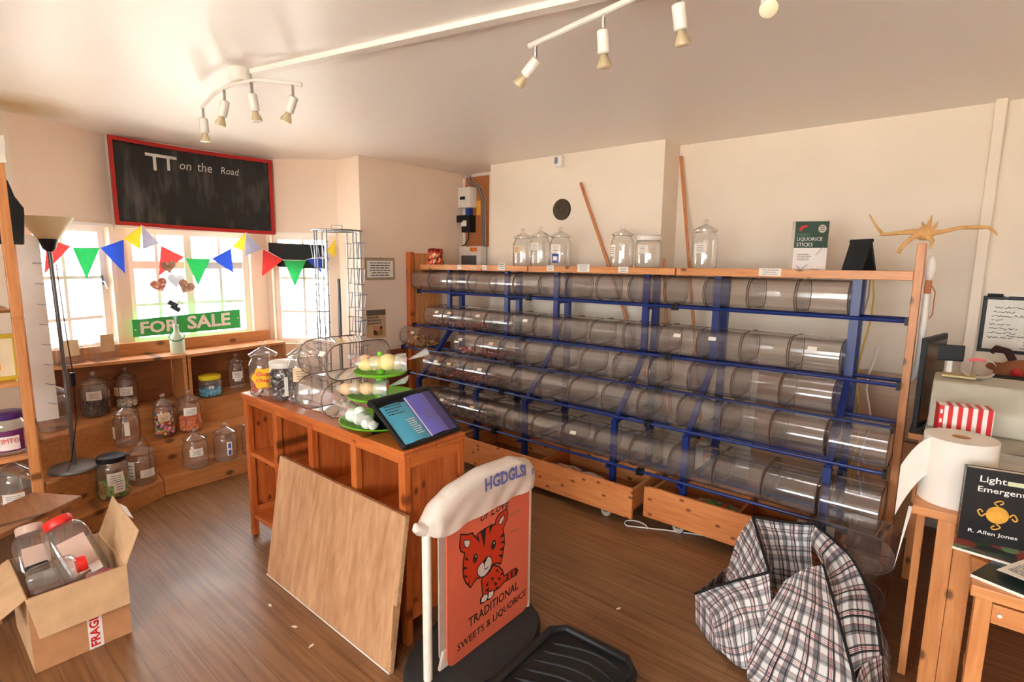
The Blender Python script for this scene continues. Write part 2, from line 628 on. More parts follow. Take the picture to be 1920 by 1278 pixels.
def window(idx, p, u, n, s0, s1, z0, z1, vert, horiz, heavy=(), depth=.09, handle=None):
    """casement set in an opening; vert/horiz glazing bars, heavy = mullions"""
    root = struct(thing_plain('window_%d' % idx))
    c = lambda s, z, d=0: p + u * s + n * (depth + d) + Vector((0, 0, z))
    Z = Vector((0, 0, 1))
    fwid = .045
    fr = MB()
    for s in (s0 + fwid / 2, s1 - fwid / 2):
        fr.obox(c(s, (z0 + z1) / 2), u * fwid / 2, n * .035, Z * (z1 - z0) / 2)
    for z in (z0 + fwid / 2, z1 - fwid / 2):
        fr.obox(c((s0 + s1) / 2, z), u * ((s1 - s0) / 2 - fwid), n * .035, Z * fwid / 2)
    fr.build('window_frame', M['white_paint'], root)
    for s in heavy:
        MB().obox(c(s, (z0 + z1) / 2, -.004), u * .028, n * .034, Z * ((z1 - z0) / 2 - fwid)).build('mullion', M['white_paint'], root)
    for s in vert:
        MB().obox(c(s, (z0 + z1) / 2), u * .011, n * .018, Z * ((z1 - z0) / 2 - fwid)).build('glazing_bar', M['white_paint'], root)
    for z, t in horiz:
        MB().obox(c((s0 + s1) / 2, z, .002), u * ((s1 - s0) / 2 - fwid), n * .018, Z * t).build('glazing_bar', M['white_paint'], root)
    xs = sorted([s0 + fwid, s1 - fwid] + list(vert) + list(heavy))
    zs = sorted([z0 + fwid, z1 - fwid] + [z for z, t in horiz])
    for i in range(len(xs) - 1):
        for j in range(len(zs) - 1):
            MB().obox(c((xs[i] + xs[i + 1]) / 2, (zs[j] + zs[j + 1]) / 2, .006), u * (xs[i + 1] - xs[i]) / 2, n * .0015, Z * (zs[j + 1] - zs[j]) / 2).build('pane', M['pane'], root)
    if handle:
        s, z = handle
        h = MB()
        h.obox(c(s, z, -.04), u * .009, n * .006, Z * .035)
        h.tube([c(s, z - .01, -.045), c(s, z - .01, -.07), c(s + .01, z - .06, -.075)], .006, 6)
        h.build('handle', M['chrome'], root, True)
    # portal (light comes in against n)
    uu = u if u.cross(Z).dot(n) > 0 else -u
    cc = c((s0 + s1) / 2, (z0 + z1) / 2, .08)
    portal('daylight_portal', cc, uu, Z, s1 - s0, z1 - z0)
    return root


def thing_plain(name):
    o = bpy.data.objects.new(name, None)
    o.empty_display_size = .05
    COL.objects.link(o)
    return o


# the bay, walking clockwise seen from above with the room on the right hand side
_, p, u, n = wallseg('wall_bay_left', E_, D_, .22, M['wall_pink'], [(.06, .565, .90, 1.79)])
window(1, p, u, n, .06, .565, .90, 1.79, [.285], [(1.42, .011), (1.13, .011)], handle=(.52, 1.40))
_, p, u, n = wallseg('wall_bay_front', D_, C_, .22, M['wall_pink'], [(.075, .985, .90, 1.79)])
window(2, p, u, n, .075, .985, .90, 1.79, [.285, .755], [(1.51, .03), (1.20, .011)], heavy=[.505])
_, p, u, n = wallseg('wall_bay_right', C_, B_, .22, M['wall_pink'], [(.04, .56, .80, 1.79)])
window(3, p, u, n, .04, .56, .80, 1.79, [.30], [(1.40, .011), (1.09, .011)])
wallseg('wall_left_front', F_, E_, .22, M['wall'])
wallseg('wall_left', (-4.25, -2.4), F_, .22, M['wall'])
struct(MB().box(-4.35, 2.72, 0, -3.99, 4.2, ZC).build('wall_side', M['wall_pink']))
struct(MB().box(-3.99, 3.98, 0, 2.5, 4.2, ZC).build('wall_rear', M['wall']))
struct(MB().box(-3.40, 3.72, 0, -1.72, 3.98, ZC).build('wall_chimney', M['wall']))
struct(MB().box(.035, 3.90, 0, .085, 3.98, ZC).build('trim_1', M['wall'], bevel=.006))
struct(MB().box(-4.0, 2.96, 0, -3.972, 3.75, .755).build('trim_2', M['dado']))
# the side of the shop behind the photographer: shop window and glazed door
_, p, u, n = wallseg('wall_back', (2.3, -2.4), (-4.25, -2.4), .2, M['wall'], [(.35, 1.2, .15, 2.05), (1.6, 4.0, .80, 2.10)])
window(4, p, u, n, 1.6, 4.0, .80, 2.10, [2.2, 3.4], [], heavy=[2.8])
dr = struct(thing_plain('door_1'))
Z = Vector((0, 0, 1))
b = MB()
for s in (.41, 1.14):
    b.obox(p + u * s + n * .1 + Z * 1.1, u * .06, n * .025, Z * .95)
for z_, h_ in ((.25, .10), (1.02, .05), (2.0, .05)):
    b.obox(p + u * .775 + n * .1 + Z * z_, u * .31, n * .025, Z * h_)
b.build('door_frame', M['white_paint'], dr)
MB().obox(p + u * .775 + n * .1 + Z * .66, u * .31, n * .012, Z * .31).build('door_panel', M['white_paint'], dr)
for za, zb in ((1.07, 1.95),):
    MB().obox(p + u * .775 + n * .1 + Z * (za + zb) / 2, u * .31, n * .002, Z * (zb - za) / 2).build('pane', M['pane'], dr)
MB().tube([p + u * 1.12 + n * .06 + Z * 1.05, p + u * 1.12 + n * .03 + Z * 1.05, p + u * 1.02 + n * .03 + Z * 1.05], .009, 8).build('handle', M['chrome'], dr, True)
portal('daylight_portal', p + u * .775 + n * .18 + Z * 1.51, u if u.cross(Z).dot(n) > 0 else -u, Z, .62, .88)
wallseg('wall_right', (2.3, 4.0), (2.3, -2.4), .2, M['wall'])

# header trims over the bay windows, inner window boards
for i, (a, c) in enumerate(((E_, D_), (D_, C_), (C_, B_))):
    a, c = Vector((*a, 0)), Vector((*c, 0))
    uu = (c - a).normalized()
    nn = Vector((uu.y, -uu.x, 0))
    mid = (a + c) / 2
    hl = (c - a).length / 2 - .012
    struct(MB().obox(mid + nn * .008 + Z * 1.795, uu * hl, nn * .008, Z * .012).build('trim_%d' % (3 + i), M['white_paint']))

# outside: pale yard and a white boarded house across it
M['paving'] = plain('pale_paving', srgb(206, 200, 190), .8, var=.06, scale=3)
struct(MB().box(-30, -25, -.3, 20, 25, -.2).build('ground', M['paving']))
ho = thing('house', 'pale weatherboarded house across the yard seen through the bay windows', 'house', (-11.5, 2.5, -.2))
M['boards'] = plain('white_weatherboard', srgb(226, 226, 224), .7, var=.03)
M['slate'] = plain('slate', srgb(120, 124, 134), .6, var=.1)
M['dark_glass'] = plain('house_window', srgb(110, 126, 150), .15, var=.1)
MB().box(-3, -5, 0, 0, 5, 3.0).build('wall', M['boards'], ho)
for k in range(14):
    MB().extr([(0, -5, k * .21), (.03, -5, k * .21), (.006, -5, k * .21 + .21), (0, -5, k * .21 + .21)], (0, 10, 0)).build('board', M['boards'], ho)
MB().extr([(.3, -5.3, 3.0), (-3.3, -5.3, 3.0), (-1.5, -5.3, 4.4)], (0, 10.6, 0)).build('roof', M['slate'], ho)
for y in (-2.6, .6, 2.9):
    wd = MB().box(0, y - .5, 1.0, .06, y + .5, 2.2).build('window', M['white_paint'], ho)
    MB().box(.06, y - .43, 1.07, .07, y - .03, 2.13).build('pane', M['dark_glass'], wd)
    MB().box(.06, y + .03, 1.07, .07, y + .43, 2.13).build('pane', M['dark_glass'], wd)


# ------------------------------------------------------------------ pick-and-mix rack
RAIL = [(3.22, 1.296), (3.16, .985), (3.05, .794), (2.92, .608), (2.84, .329)]
MOD = [(-3.83, -2.545), (-2.535, -1.375), (-1.365, -.185)]
UPR = [(-3.46, -2.79), (-2.305, -1.585), (-1.124, -.415)]
which = ['by the meter board', 'in the middle', 'next to the desk']
R_ = .0100
for k in range(3):
    x0, x1 = MOD[k]
    rk = thing('sweet_rack', 'blue steel rack bay with pine top, %s' % ['the left one below the electricity meter', 'the middle one of three bays', 'the right one ending at the pine post'][k], 'rack', (0, 0, 0), 0, 'blue rack bays along the rear wall')
    for xu in UPR[k]:
        MB().box(xu - .02, 3.245, .94, xu + .02, 3.275, 1.494).build('front_post', M['blue'], rk)
        MB().box(xu - .02, 3.39, .0, xu + .02, 3.43, 1.494).build('rear_post', M['blue'], rk)
        for z in (1.262, .95):
            MB().box(xu - .012, 3.275, z, xu + .012, 3.39, z + .02).build('bracket', M['blue'], rk)
        MB().box(xu - .012, 2.90, .575, xu + .012, 3.39, .597).build('bracket', M['blue'], rk)
        MB().box(xu - .012, 2.82, .30, xu + .012, 3.39, .318).build('bracket', M['blue'], rk)
        MB().beam((xu, 3.26, .955), (xu, 2.91, .575), .03, .03, (1, 0, 0)).build('slanted_post', M['blue'], rk)
        MB().box(xu - .018, 2.885, .0, xu + .018, 2.915, .59).build('leg', M['blue'], rk)
    for i, (y, z) in enumerate(RAIL):
        xa, xb = x0, x1
        if i == 2 and k == 0:
            xa = -3.86
        if i >= 3 and k == 0:
            xa = -3.62
        if i == 4 and k == 2:
            xb = -.30
        b = MB().tube([(xa, y, z), (xb, y, z)], R_, 8)
        b.build('front_rail', M['blue'], rk, True)
        MB().tube([(max(xa, -3.8), y + .17, z - .002), (xb, y + .17, z - .002)], .011, 8).build('rear_rail', M['blue'], rk, True)
        for xc in (xa + .006, xb - .006):
            MB().box(xc - .008, y - .02, z - .02, xc + .008, y + .02, z + .018).build('end_cap', M['black'], rk)
    MB().box(UPR[k][0] - .1, 3.395, .47, UPR[k][1] + .15 * (k < 2), 3.425, .53).build('cross_bar', M['blue'], rk)
    # pine top: front lath and shelf boards
    MB().box(x0 + (.04 if k == 0 else 0), 3.20, 1.494, x1, 3.235, 1.539).build('front_lath', M['pine'], rk, bevel=.003)
    for j in range(2):
        MB().box(x0 + .002, 3.236 + j * .18, 1.497, x1 - .002, 3.414 + j * .18, 1.531).build('shelf_board', M['pine'], rk, bevel=.003)

# price tickets on the front lath belong to the racks' shelves: each is a card of its own
tick = [(-3.275, .034, .030, 0), (-3.105, .040, .022, 1), (-2.985, .034, .030, 0), (-2.80, .052, .048, 0), (-2.325, .044, .036, 0), (-2.04, .072, .046, 0), (-1.73, .055, .034, 0), (-.825, .085, .036, 0)]
tnames = ['white ticket on the rack top lath, first from the left', 'cream ticket on the rack top lath, second from the left', 'small white ticket on the rack top lath, third from the left', 'tall white ticket on the rack top lath below the first glass jar',
          'white ticket on the lath below the jar with a blue label', 'wide white ticket on the lath left of the leaning pole', 'white ticket on the lath below the lone tall jar', 'white ticket on the lath left of the liquorice box']
for (x, w_, h_, kk), lb in zip(tick, tnames):
    w_, h_ = w_ * 1.35, h_ * 1.15
    t = thing('price_ticket', lb, 'label', (x, 3.199, 1.502), 0, 'price tickets on the rack top')
    MB().box(-w_ / 2, -.0015, 0, w_ / 2, 0, h_).build('card', M['paper_warm'] if kk else M['paper'], t)
    print_lines(M['ink_soft'], t, (-w_ * .42, -.0016, h_ * .1), (1, 0, 0), (0, 0, 1), w_ * .84, h_ * .8, 3, seed=int(-x * 100), center=True)

# end panel against the side wall, end post by the desk
ep = thing('rack_side', 'grooved pine end panel at the left end of the rack', 'panel', (-3.985, 3.2, 0))
MB().box(0, 0, 0, .06, .05, 1.65).build('stile', M['red_z'], ep, bevel=.003)
for j in range(4):
    MB().box(.012, .052 + j * .08, 0, .045, .129 + j * .08, 1.64).build('board', M['pine_z'], ep, bevel=.004)
eo = thing('wooden_upright', 'tall pine post standing at the right end of the rack', 'post', (-.185, 3.20, 0))
MB().box(0, 0, 0, .035, .07, 1.67).build('post', M['pine_z'], eo, bevel=.003)
MB().box(.004, .07, 0, .03, .22, .75).build('board', M['pine_z'], eo, bevel=.003)

# ---- clear bins
BW, BD, BH = .236, .36, .172


def bin_profile(n=8):
    P = []
    rf, rb = BH / 2, .06
    for i in range(n + 1):                     # front nose, bottom to top
        a = -PI / 2 - PI * i / n
        P.append((rf + rf * math.cos(a), rf + rf * math.sin(a)))
    for cy, cz, a0 in ((BD - rb, BH - rb, PI / 2), (BD - rb, rb, 0)):
        for i in range(5):
            a = a0 - PI / 2 * i / 4
            P.append((cy + rb * math.cos(a), cz + rb * math.sin(a)))
    return P


PROF = bin_profile()
NP = len(PROF)


def bin_meshes():
    sh = MB()
    sh.add([(x, y, z) for x in (0, BW) for y, z in PROF], [(i, (i + 1) % NP, NP + (i + 1) % NP, NP + i) for i in range(NP)])
    sh = sh.mesh('shell', M['acrylic'], True)
    en = MB().add([(0, y, z) for y, z in PROF], [tuple(range(NP))]).mesh('end', M['acrylic'])
    ed = MB().tube([(0, y, z) for y, z in PROF], .0028, 5, closed=True).mesh('edge', M['acrylic_edge'])
    lid = MB()
    lp = [(y, z + .004) for y, z in PROF[5:9]] + [(.20, BH + .004)]
    lid.add([(x, y, z) for x in (.004, BW - .004) for y, z in lp], [(i, i + 1, len(lp) + i + 1, len(lp) + i) for i in range(len(lp) - 1)])
    lid = lid.mesh('lid', M['acrylic'], True)
    hg = MB().box(.004, .199, BH + .001, BW - .004, .204, BH + .006).mesh('hinge', M['acrylic_edge'])
    return sh, en, ed, lid, hg


BM = bin_meshes()
TK = MB().box(-.022, 0, -.012, .022, .001, .012).mesh('ticket', M['paper'])
TKW = MB().box(-.022, 0, -.012, .022, .001, .012).mesh('ticket', M['paper_warm'])


def make_bin(label, loc, group, ticket=None, lid=True, rot=None):
    t = thing('sweet_bin', label, 'bin', loc, 0, group)
    if rot:
        t.rotation_euler = rot
    obj('shell', BM[0], t)
    for x in (0, BW):
        e = obj('end_wall', BM[1], t)
        e.location.x = x
        obj('edge', BM[2], e)
    if lid:
        l_ = obj('lid', BM[3], t)
        obj('hinge', BM[4], l_)
    if ticket:
        tx, warm = ticket
        q = obj('ticket', TKW if warm else TK, t)
        q.location = (tx, -.0015 + .012, BH / 2 + .045)
        q.rotation_euler = (-.6, 0, 0)
    return t


ORD = ['first', 'second', 'third', 'fourth', 'fifth', 'sixth', 'seventh', 'eighth', 'ninth', 'tenth', 'eleventh', 'twelfth', 'thirteenth', 'fourteenth', 'fifteenth']
ROWN = ['top row', 'second row', 'third row', 'fourth row', 'bottom row']
PITCH = .248
S0 = -.437
start = [14, 13, 11, 12, 12]        # number of bins counted from the right-hand upright
CAND = {(1, 0): 'mixed brown and grey jelly sweets', (1, 1): 'brown and pink sweets', (1, 2): 'red and brown sweets',
        (2, 0): 'yellow and orange jelly snakes', (2, 1): 'red and green fruit jellies', (2, 2): 'dark red jellies',
        (3, 0): 'brown cola sweets', (3, 1): 'reddish brown sweets', (3, 2): 'dark pink sweets',
        (4, 0): 'orange and brown wrapped sweets', (4, 1): 'dark wrapped toffees', (4, 2): 'dark green and purple wrapped sweets'}
BINPOS = {}
for r in range(5):
    y, z = RAIL[r]
    n_ = start[r]
    xs = [S0 - PITCH * (i + 1) for i in range(n_)][::-1]
    if r == 2:
        xs = [-3.86] + xs
    if r >= 3:
        xs = xs + [S0 + .008]
    for i, x in enumerate(xs):
        c = CAND.get((r, i))
        tk = None
        if c:
            tk = (.07 if i % 2 else .16, (i + r) % 2 == 0)
        elif random.random() < .07:
            tk = (random.uniform(.06, .16), False)
        if c:
            lb = 'clear bin holding %s, %s from left in the %s' % (c, ORD[i], ROWN[r])
        else:
            lb = 'empty clear acrylic bin, %s from left in the %s of the rack' % (ORD[i], ROWN[r])
        lx = x + .006
        make_bin(lb, (lx, y - .035, z + .0135), 'clear bins on the blue rack', tk)
        BINPOS[(r, i)] = (lx, y - .035, z + .0135)


def multi(name, cols):
    """sweets: colour chosen per piece"""
    m, nt, p = new_mat(name)
    L = nt.links.new
    g = N(nt, 'ShaderNodeNewGeometry')
    st = [(i / len(cols), c) for i, c in enumerate(cols)]
    r = ramp(nt, st, 'CONSTANT')
    L(g.outputs['Random Per Island'], r.inputs[0])
    L(r.outputs[0], p.inputs['Base Color'])
    p.inputs['Roughness'].default_value = .35
    return m


PAL = {1: [[(118, 80, 60), (170, 110, 80), (140, 140, 150), (190, 120, 90)], [(120, 74, 52), (186, 110, 100), (150, 150, 160), (160, 96, 60)], [(150, 50, 44), (190, 70, 60), (110, 60, 44), (120, 140, 70)]],
       2: [[(214, 170, 60), (200, 110, 50), (226, 200, 90), (170, 90, 40)], [(190, 40, 44), (90, 130, 60), (200, 90, 80), (230, 200, 190)], [(150, 36, 40), (180, 60, 60), (120, 40, 40)]],
       3: [[(120, 64, 42), (150, 84, 54), (96, 52, 38)], [(160, 70, 54), (180, 92, 70), (130, 58, 44)], [(150, 70, 60), (120, 60, 54), (170, 90, 76)]],
       4: [[(200, 110, 50), (120, 70, 40), (60, 40, 36)], [(44, 36, 40), (30, 28, 30), (90, 60, 50), (70, 40, 60)], [(34, 44, 40), (52, 36, 60), (28, 26, 30), (90, 60, 40)]]}
SWEETN = {1: 'sweet', 2: 'sweet', 3: 'sweet', 4: 'sweet'}
for (r, i), desc in CAND.items():
    x, y, z = BINPOS[(r, i)]
    b = MB()
    rd = random.Random(r * 10 + i)
    n_ = 230
    top = .055 if r != 4 else .08
    for q in range(n_):
        px = rd.uniform(.014, BW - .014)
        py = rd.uniform(.05, .30)
        lim = top * (1 - .35 * abs(px / BW - .5) * 2) * (.7 + .3 * math.sin(py * 14))
        pz = .01 + rd.random() * max(.008, lim)
        a = Matrix.Rotation(rd.random() * 6, 3, 'Z') @ Matrix.Rotation(rd.random() * 3, 3, 'X')
        s = rd.uniform(.008, .012) * (1.5 if r == 4 else 1)
        b.ico((px, py, pz), s, 1.5, 1, .8, a)
    if (r, i) == (2, 0):
        for q in range(4):
            x_ = .06 + q * .03
            b.tube([(x_ + .03 * math.sin(t * 1.3 + q), .06 + t * .02, .07 + .012 * math.sin(t * 2 + q)) for t in range(8)], .006, 6)
    o = b.build('heap_of_sweets', multi('sweets_%d_%d' % (r, i), [srgb(*c) for c in PAL[r][i]]), None, False)
    o.location = (x, y, z)
    tag(o, 'heap of %s in the %s bin, %s' % (desc, ORD[i], ROWN[r]), 'sweets', kind='stuff')

# loose bins: two stacked on the counter, two on the floor at the end of the rack
make_bin('loose clear acrylic bin lying on the counter behind the cake stand, the lower of two', (-2.405, 1.245, .831), 'loose clear bins', None, False)
make_bin('loose clear acrylic bin on top of another on the counter', (-2.395, 1.262, 1.006), 'loose clear bins', (.2, False), False)
make_bin('loose clear acrylic bin on the floor behind the checked bag, the lower of two', (-.12, 2.72, .001), 'loose clear bins', None, False, (0, 0, PI / 2))
make_bin('loose clear acrylic bin stacked on another behind the checked bag', (-.105, 2.715, .205), 'loose clear bins', None, False, (0, .05, PI / 2 - .08))

# ---- pine drawers on castors below the rack
def castor(t, x, y):
    c = MB()
    c.cyl((x, y - .012, .033), (x, y + .012, .033), .033, n=20)
    c = c.build('castor', M['grey_plastic'], t, True)
    f = MB().box(x - .014, y - .017, .03, x + .014, y - .013, .075).box(x - .014, y + .013, .03, x + .014, y + .017, .075).box(x - .014, y - .017, .07, x + .014, y + .017, .078)
    f.build('fork', M['grey_metal'], c)


def drawer(label, x0, x1, y0, depth=.45):
    t = thing('wheeled_drawer', label, 'drawer', (0, 0, 0), 0, 'pine drawers under the rack')
    z0, z1 = .075, .25
    MB().box(x0, y0, z0 - .015, x1, y0 + .02, z1).build('front', M['pine_front'], t, bevel=.002)
    MB().box(x0 + .02, y0 + depth, z0, x1 - .02, y0 + depth + .018, z1 - .03).build('back', M['pine'], t)
    for xa in (x0 + .02, x1 - .038):
        MB().box(xa, y0 + .02, z0, xa + .018, y0 + depth, z1 - .03).build('side', M['pine_y'], t)
    MB().box(x0 + .02, y0 + .02, z0 + .004, x1 - .02, y0 + depth, z0 + .014).build('bottom', M['step_dark'], t)
    MB().box((x0 + x1) / 2 - .008, y0 + .02, z0 + .014, (x0 + x1) / 2 + .008, y0 + depth, z1 - .04).build('divider', M['red_y'], t)
    for xa in (x0 + .2, x1 - .2):
        for ya in (y0 + .06, y0 + depth - .06):
            castor(t, xa, ya)


drawer('long pine drawer on castors under the left half of the rack, pulled out furthest', -2.86, -1.365, 2.745)
drawer('long pine drawer on castors with many knots, under the right half of the rack', -1.335, -.30, 2.835)
t = thing('short_drawer', 'short pine drawer front standing behind the counter at the rack foot', 'drawer', (0, 0, 0))
MB().box(-3.58, 2.80, .075, -2.885, 2.82, .25).build('front', M['pine_front'], t, bevel=.002)
MB().box(-3.56, 2.82, .08, -2.90, 3.2, .095).build('bottom', M['step_dark'], t)
MB().box(-3.57, 2.82, .08, -3.55, 3.2, .22).build('side', M['pine_y'], t)
MB().box(-2.92, 2.82, .08, -2.90, 3.2, .22).build('side', M['pine_y'], t)
MB().box(-3.56, 3.2, .08, -2.90, 3.22, .22).build('back', M['pine'], t)
for xa in (-3.45, -3.0):
    castor(t, xa, 2.86)
    castor(t, xa, 3.1)


def pouch(name, label, cat, loc, size, cols, rz=0, puff=.5):
    """soft bag of sweets: pillow shape with crimped ends"""
    b = MB()
    sx, sy, sz = size

    def fn(a, c):
        ang = a * 2 * PI
        x = (c - .5) * 2
        k = max(.06, (1 - abs(x) ** 3.5)) ** puff
        wy = 1 + .18 * (1 - k)
        return (x * sx, math.cos(ang) * sy * wy * (.75 + .25 * k), sz + math.sin(ang) * sz * k + .0008 + .004 * math.sin(9 * x + 3 * ang))
    b.grid(fn, 14, 12)
    o = b.build(name, multi_noise(name + '_print', cols), None, True)
    o.location = loc
    o.rotation_euler = (0, 0, rz)
    return tag(o, label, cat)


def multi_noise(name, cols, scale=26, rough=.3):
    m, nt, p = new_mat(name)
    L = nt.links.new
    tc = N(nt, 'ShaderNodeTexCoord')
    vo = N(nt, 'ShaderNodeTexVoronoi', i_Scale=scale)
    L(tc.outputs['Object'], vo.inputs['Vector'])
    sp = N(nt, 'ShaderNodeSeparateColor')
    L(vo.outputs['Color'], sp.inputs[0])
    r = ramp(nt, [(i / len(cols), srgb(*c)) for i, c in enumerate(cols)], 'CONSTANT')
    L(sp.outputs[0], r.inputs[0])
    L(r.outputs[0], p.inputs['Base Color'])
    p.inputs['Roughness'].default_value = rough
    return m


pouch('sweet_pouch', 'orange and blue packet of sweets in the left drawer', 'packet', (-1.98, 2.90, .09), (.14, .09, .05), [(214, 140, 96), (206, 120, 80), (60, 90, 170), (224, 190, 170)], .3)
pouch('paper_packet', 'white paper packet beside the orange packet in the left drawer', 'packet', (-1.75, 2.90, .09), (.09, .08, .05), [(226, 222, 214), (210, 206, 200)], -.2)
pouch('sweet_pouch', 'red and green packet of sweets in the right drawer', 'packet', (-.96, 2.98, .09), (.13, .09, .06), [(196, 50, 40), (96, 150, 50), (150, 170, 60), (60, 90, 40)], .1)
pouch('sweet_pouch', 'dull yellow packet of sweets in the right drawer', 'packet', (-.66, 2.97, .09), (.10, .09, .05), [(196, 160, 60), (176, 140, 56), (150, 110, 60)], -.1)
t = thing('printed_carton', 'flat white printed carton at the right end of the right drawer', 'carton', (-.53, 2.90, .092), .12)
MB().box(0, 0, 0, .17, .10, .15).build('body', M['paper'], t, bevel=.002)
print_lines(M['ink_soft'], t, (.01, -.0005, .02), (1, 0, 0), (0, 0, 1), .15, .11, 7, seed=4)
# white flex looped on the floor between the drawers
tag(MB().tube([(-1.36 + .07 * math.cos(a), 2.80 + .05 * math.sin(a), .006) for a in [i * .35 for i in range(13)]] + [(-1.2, 2.86, .006), (-1.0, 2.95, .006), (-.8, 3.2, .006)], .004, 6).build('flex', M['white_plastic'], None, True), 'white flex looping on the floor between the two drawers', 'cable')


# ------------------------------------------------------------------ jars
def jar_body(r, h, neck, n=24):
    """sweet jar: straight body, shoulder, short neck with a rim"""
    return [(.0, .004), (r * .86, .004), (r * .97, .012), (r, .03), (r, h * .74), (r * .97, h * .82), (r * .86, h * .90), (neck, h * .95), (neck, h * .985), (neck + .006, h), (neck - .003, h)]


def glass_jar(name, label, loc, r=.078, h=.235, lid='knob', lidmat=None, group=None, tickets=(), fillz=None, rz=0):
    """tickets: (angle, z, w, h, material key)"""
    t = thing(name, label, 'jar', loc, rz, group)
    neck = r * .78
    MB().lathe(jar_body(r, h, neck), n=24).build('body', M['glass'], t, True)
    if lid == 'knob':
        L = MB().lathe([(neck + .004, h - .004), (neck + .012, h + .001), (neck + .013, h + .011), (neck * .98, h + .019), (neck * .78, h + .027), (neck * .42, h + .038), (.012, h + .047)], n=24).build('lid', M['glass'], t, True)
        MB().lathe([(.010, h + .046), (.010, h + .052), (.017, h + .060), (.018, h + .068), (.012, h + .077), (.001, h + .080)], n=14).build('knob', M['glass'], L, True)
    else:
        MB().lathe([(neck + .010, h - .012), (neck + .012, h - .008), (neck + .012, h + .016), (neck + .006, h + .021), (.0005, h + .021)], n=28, cap0=True).build('lid', lidmat, t, True)
    for ang, z, w_, h_, mk in tickets:
        curved_ticket(t, ang, z, w_, h_, r + .0012, M[mk])
    return t


def curved_ticket(t, ang, z, w_, h_, r, m, lines=True, name='ticket'):
    k = w_ / r
    o = MB().grid(lambda a, c: (r * math.cos(ang + (a - .5) * k), r * math.sin(ang + (a - .5) * k), z + c * h_), 6, 1).build(name, m, t, True)
    if lines and w_ > .03:
        b = MB()
        rd = random.Random(int(z * 1000 + ang * 100))
        for i in range(4):
            zz = z + h_ * (.2 + .18 * i)
            f = .25 + .1 * rd.random()
            b.grid(lambda a, c: ((r + .0006) * math.cos(ang + (a - .5) * k * 2 * f), (r + .0006) * math.sin(ang + (a - .5) * k * 2 * f), zz + c * h_ * .05), 4, 1)
        b.build('print', M['ink_soft'], o)['kind'] = 'stuff'
    return o


def heap(name, label, cat, loc, r, h, cols, size, n_, sx=1., rough=.35, seed=1):
    """loose sweets inside a jar"""
    rd = random.Random(seed)
    b = MB()
    for i in range(n_):
        a, q = rd.random() * 2 * PI, math.sqrt(rd.random()) * (r - size)
        if rd.random() < .55:
            q = r - size * 1.1
        R3 = Matrix.Rotation(rd.random() * 6, 3, 'Z') @ Matrix.Rotation(rd.random() * 3, 3, 'Y')
        b.ico((q * math.cos(a), q * math.sin(a), .008 + size + rd.random() * max(0, h - size)), size * rd.uniform(.85, 1.1), sx, 1, 1, R3)
    o = b.build(name, multi(name + '_colours', [srgb(*c) for c in cols]), None, True)
    o.location = loc
    return tag(o, label, cat, kind='stuff')


FACE = -.25        # angle on a jar that looks toward the room / camera

# ------------------------------------------------------------------ stepped display in the bay
tiers = [  # front line (left, fold, right), height
    ('low', [(-3.60, .50), (-3.92, 1.10), (-3.95, 2.30)], 0, .11),
    ('middle', [(-3.77, .50), (-4.11, 1.08), (-4.13, 2.30)], .11, .32),
    ('high', [(-4.01, .51), (-4.34, 1.10), (-4.36, 2.30)], .32, .50)]
backl = [(-4.36, .35), (-4.72, 1.15), (-4.74, 2.20)]
for seg, lb in ((0, 'stepped pine display plinth with three tiers under the left bay window'), (1, 'stepped pine display plinth with three tiers under the central bay window')):
    t = thing('stepped_plinth', lb, 'display steps', (0, 0, 0), 0, 'stepped plinths in the bay')
    for nm, ln, z0, z1 in tiers:
        a, c = Vector((*ln[seg], 0)), Vector((*ln[seg + 1], 0))
        a2, c2 = Vector((*backl[seg], 0)), Vector((*backl[seg + 1], 0))
        if seg == 1:
            a, a2 = a + Vector((0, .004, 0)), a2 + Vector((0, .004, 0))
        MB().prism([(a.x, a.y), (c.x, c.y), (c2.x, c2.y), (a2.x, a2.y)], z1 - .02, z1).build('tread', M['step'], t, bevel=.002)
        d = (c - a).normalized()
        nn = Vector((-d.y, d.x, 0)) * .02
        MB().extr([a + Z * z0, c + Z * z0, c + Z * (z1 - .021), a + Z * (z1 - .021)], nn).build('riser', M['step'], t)

# open boxes on the top tier
for a, c, c2, a2, lb in (((-4.43, .635), (-4.337, 1.425), (-4.62, 1.425), (-4.565, .665), 'open fronted pine box on the top tier, below the left bay window'),
                         ((-4.337, 1.435), (-4.46, 2.25), (-4.70, 2.22), (-4.62, 1.435), 'open fronted pine box on the top tier, below the for sale sign')):
    t = thing('display_box', lb, 'shelf box', (0, 0, 0), 0, 'open pine boxes in the bay')
    MB().prism([a, c, c2, a2], .838, .860).build('top_board', M['step'], t, bevel=.002)
    A3, C3, C4, A4 = (Vector((*q_, 0)) for q_ in (a, c, c2, a2))
    du_ = (C4 - A4).normalized()
    ni = Vector((du_.y, -du_.x, 0))
    MB().extr([A4 + du_ * .02 + Z * .501, C4 - du_ * .02 + Z * .501, C4 - du_ * .02 + Z * .837, A4 + du_ * .02 + Z * .837], ni * .012).build('back_board', M['step_dark'], t)
    MB().extr([A4 + Z * .861, C4 + Z * .861, C4 + Z * .95, A4 + Z * .95], ni * .018).build('upstand', M['step'], t, bevel=.002)
    for f_, b_, s_ in ((A3, A4, 1), (C3, C4, -1)):
        k_ = (C3 - A3).normalized() * s_ * .022
        MB().prism([tuple((f_ + (b_ - f_) * .01).xy), tuple((b_ + (f_ - b_) * .14).xy), tuple((b_ + (f_ - b_) * .14 + k_).xy), tuple((f_ + (b_ - f_) * .01 + k_).xy)], .501, .837).build('side_board', M['step'], t)

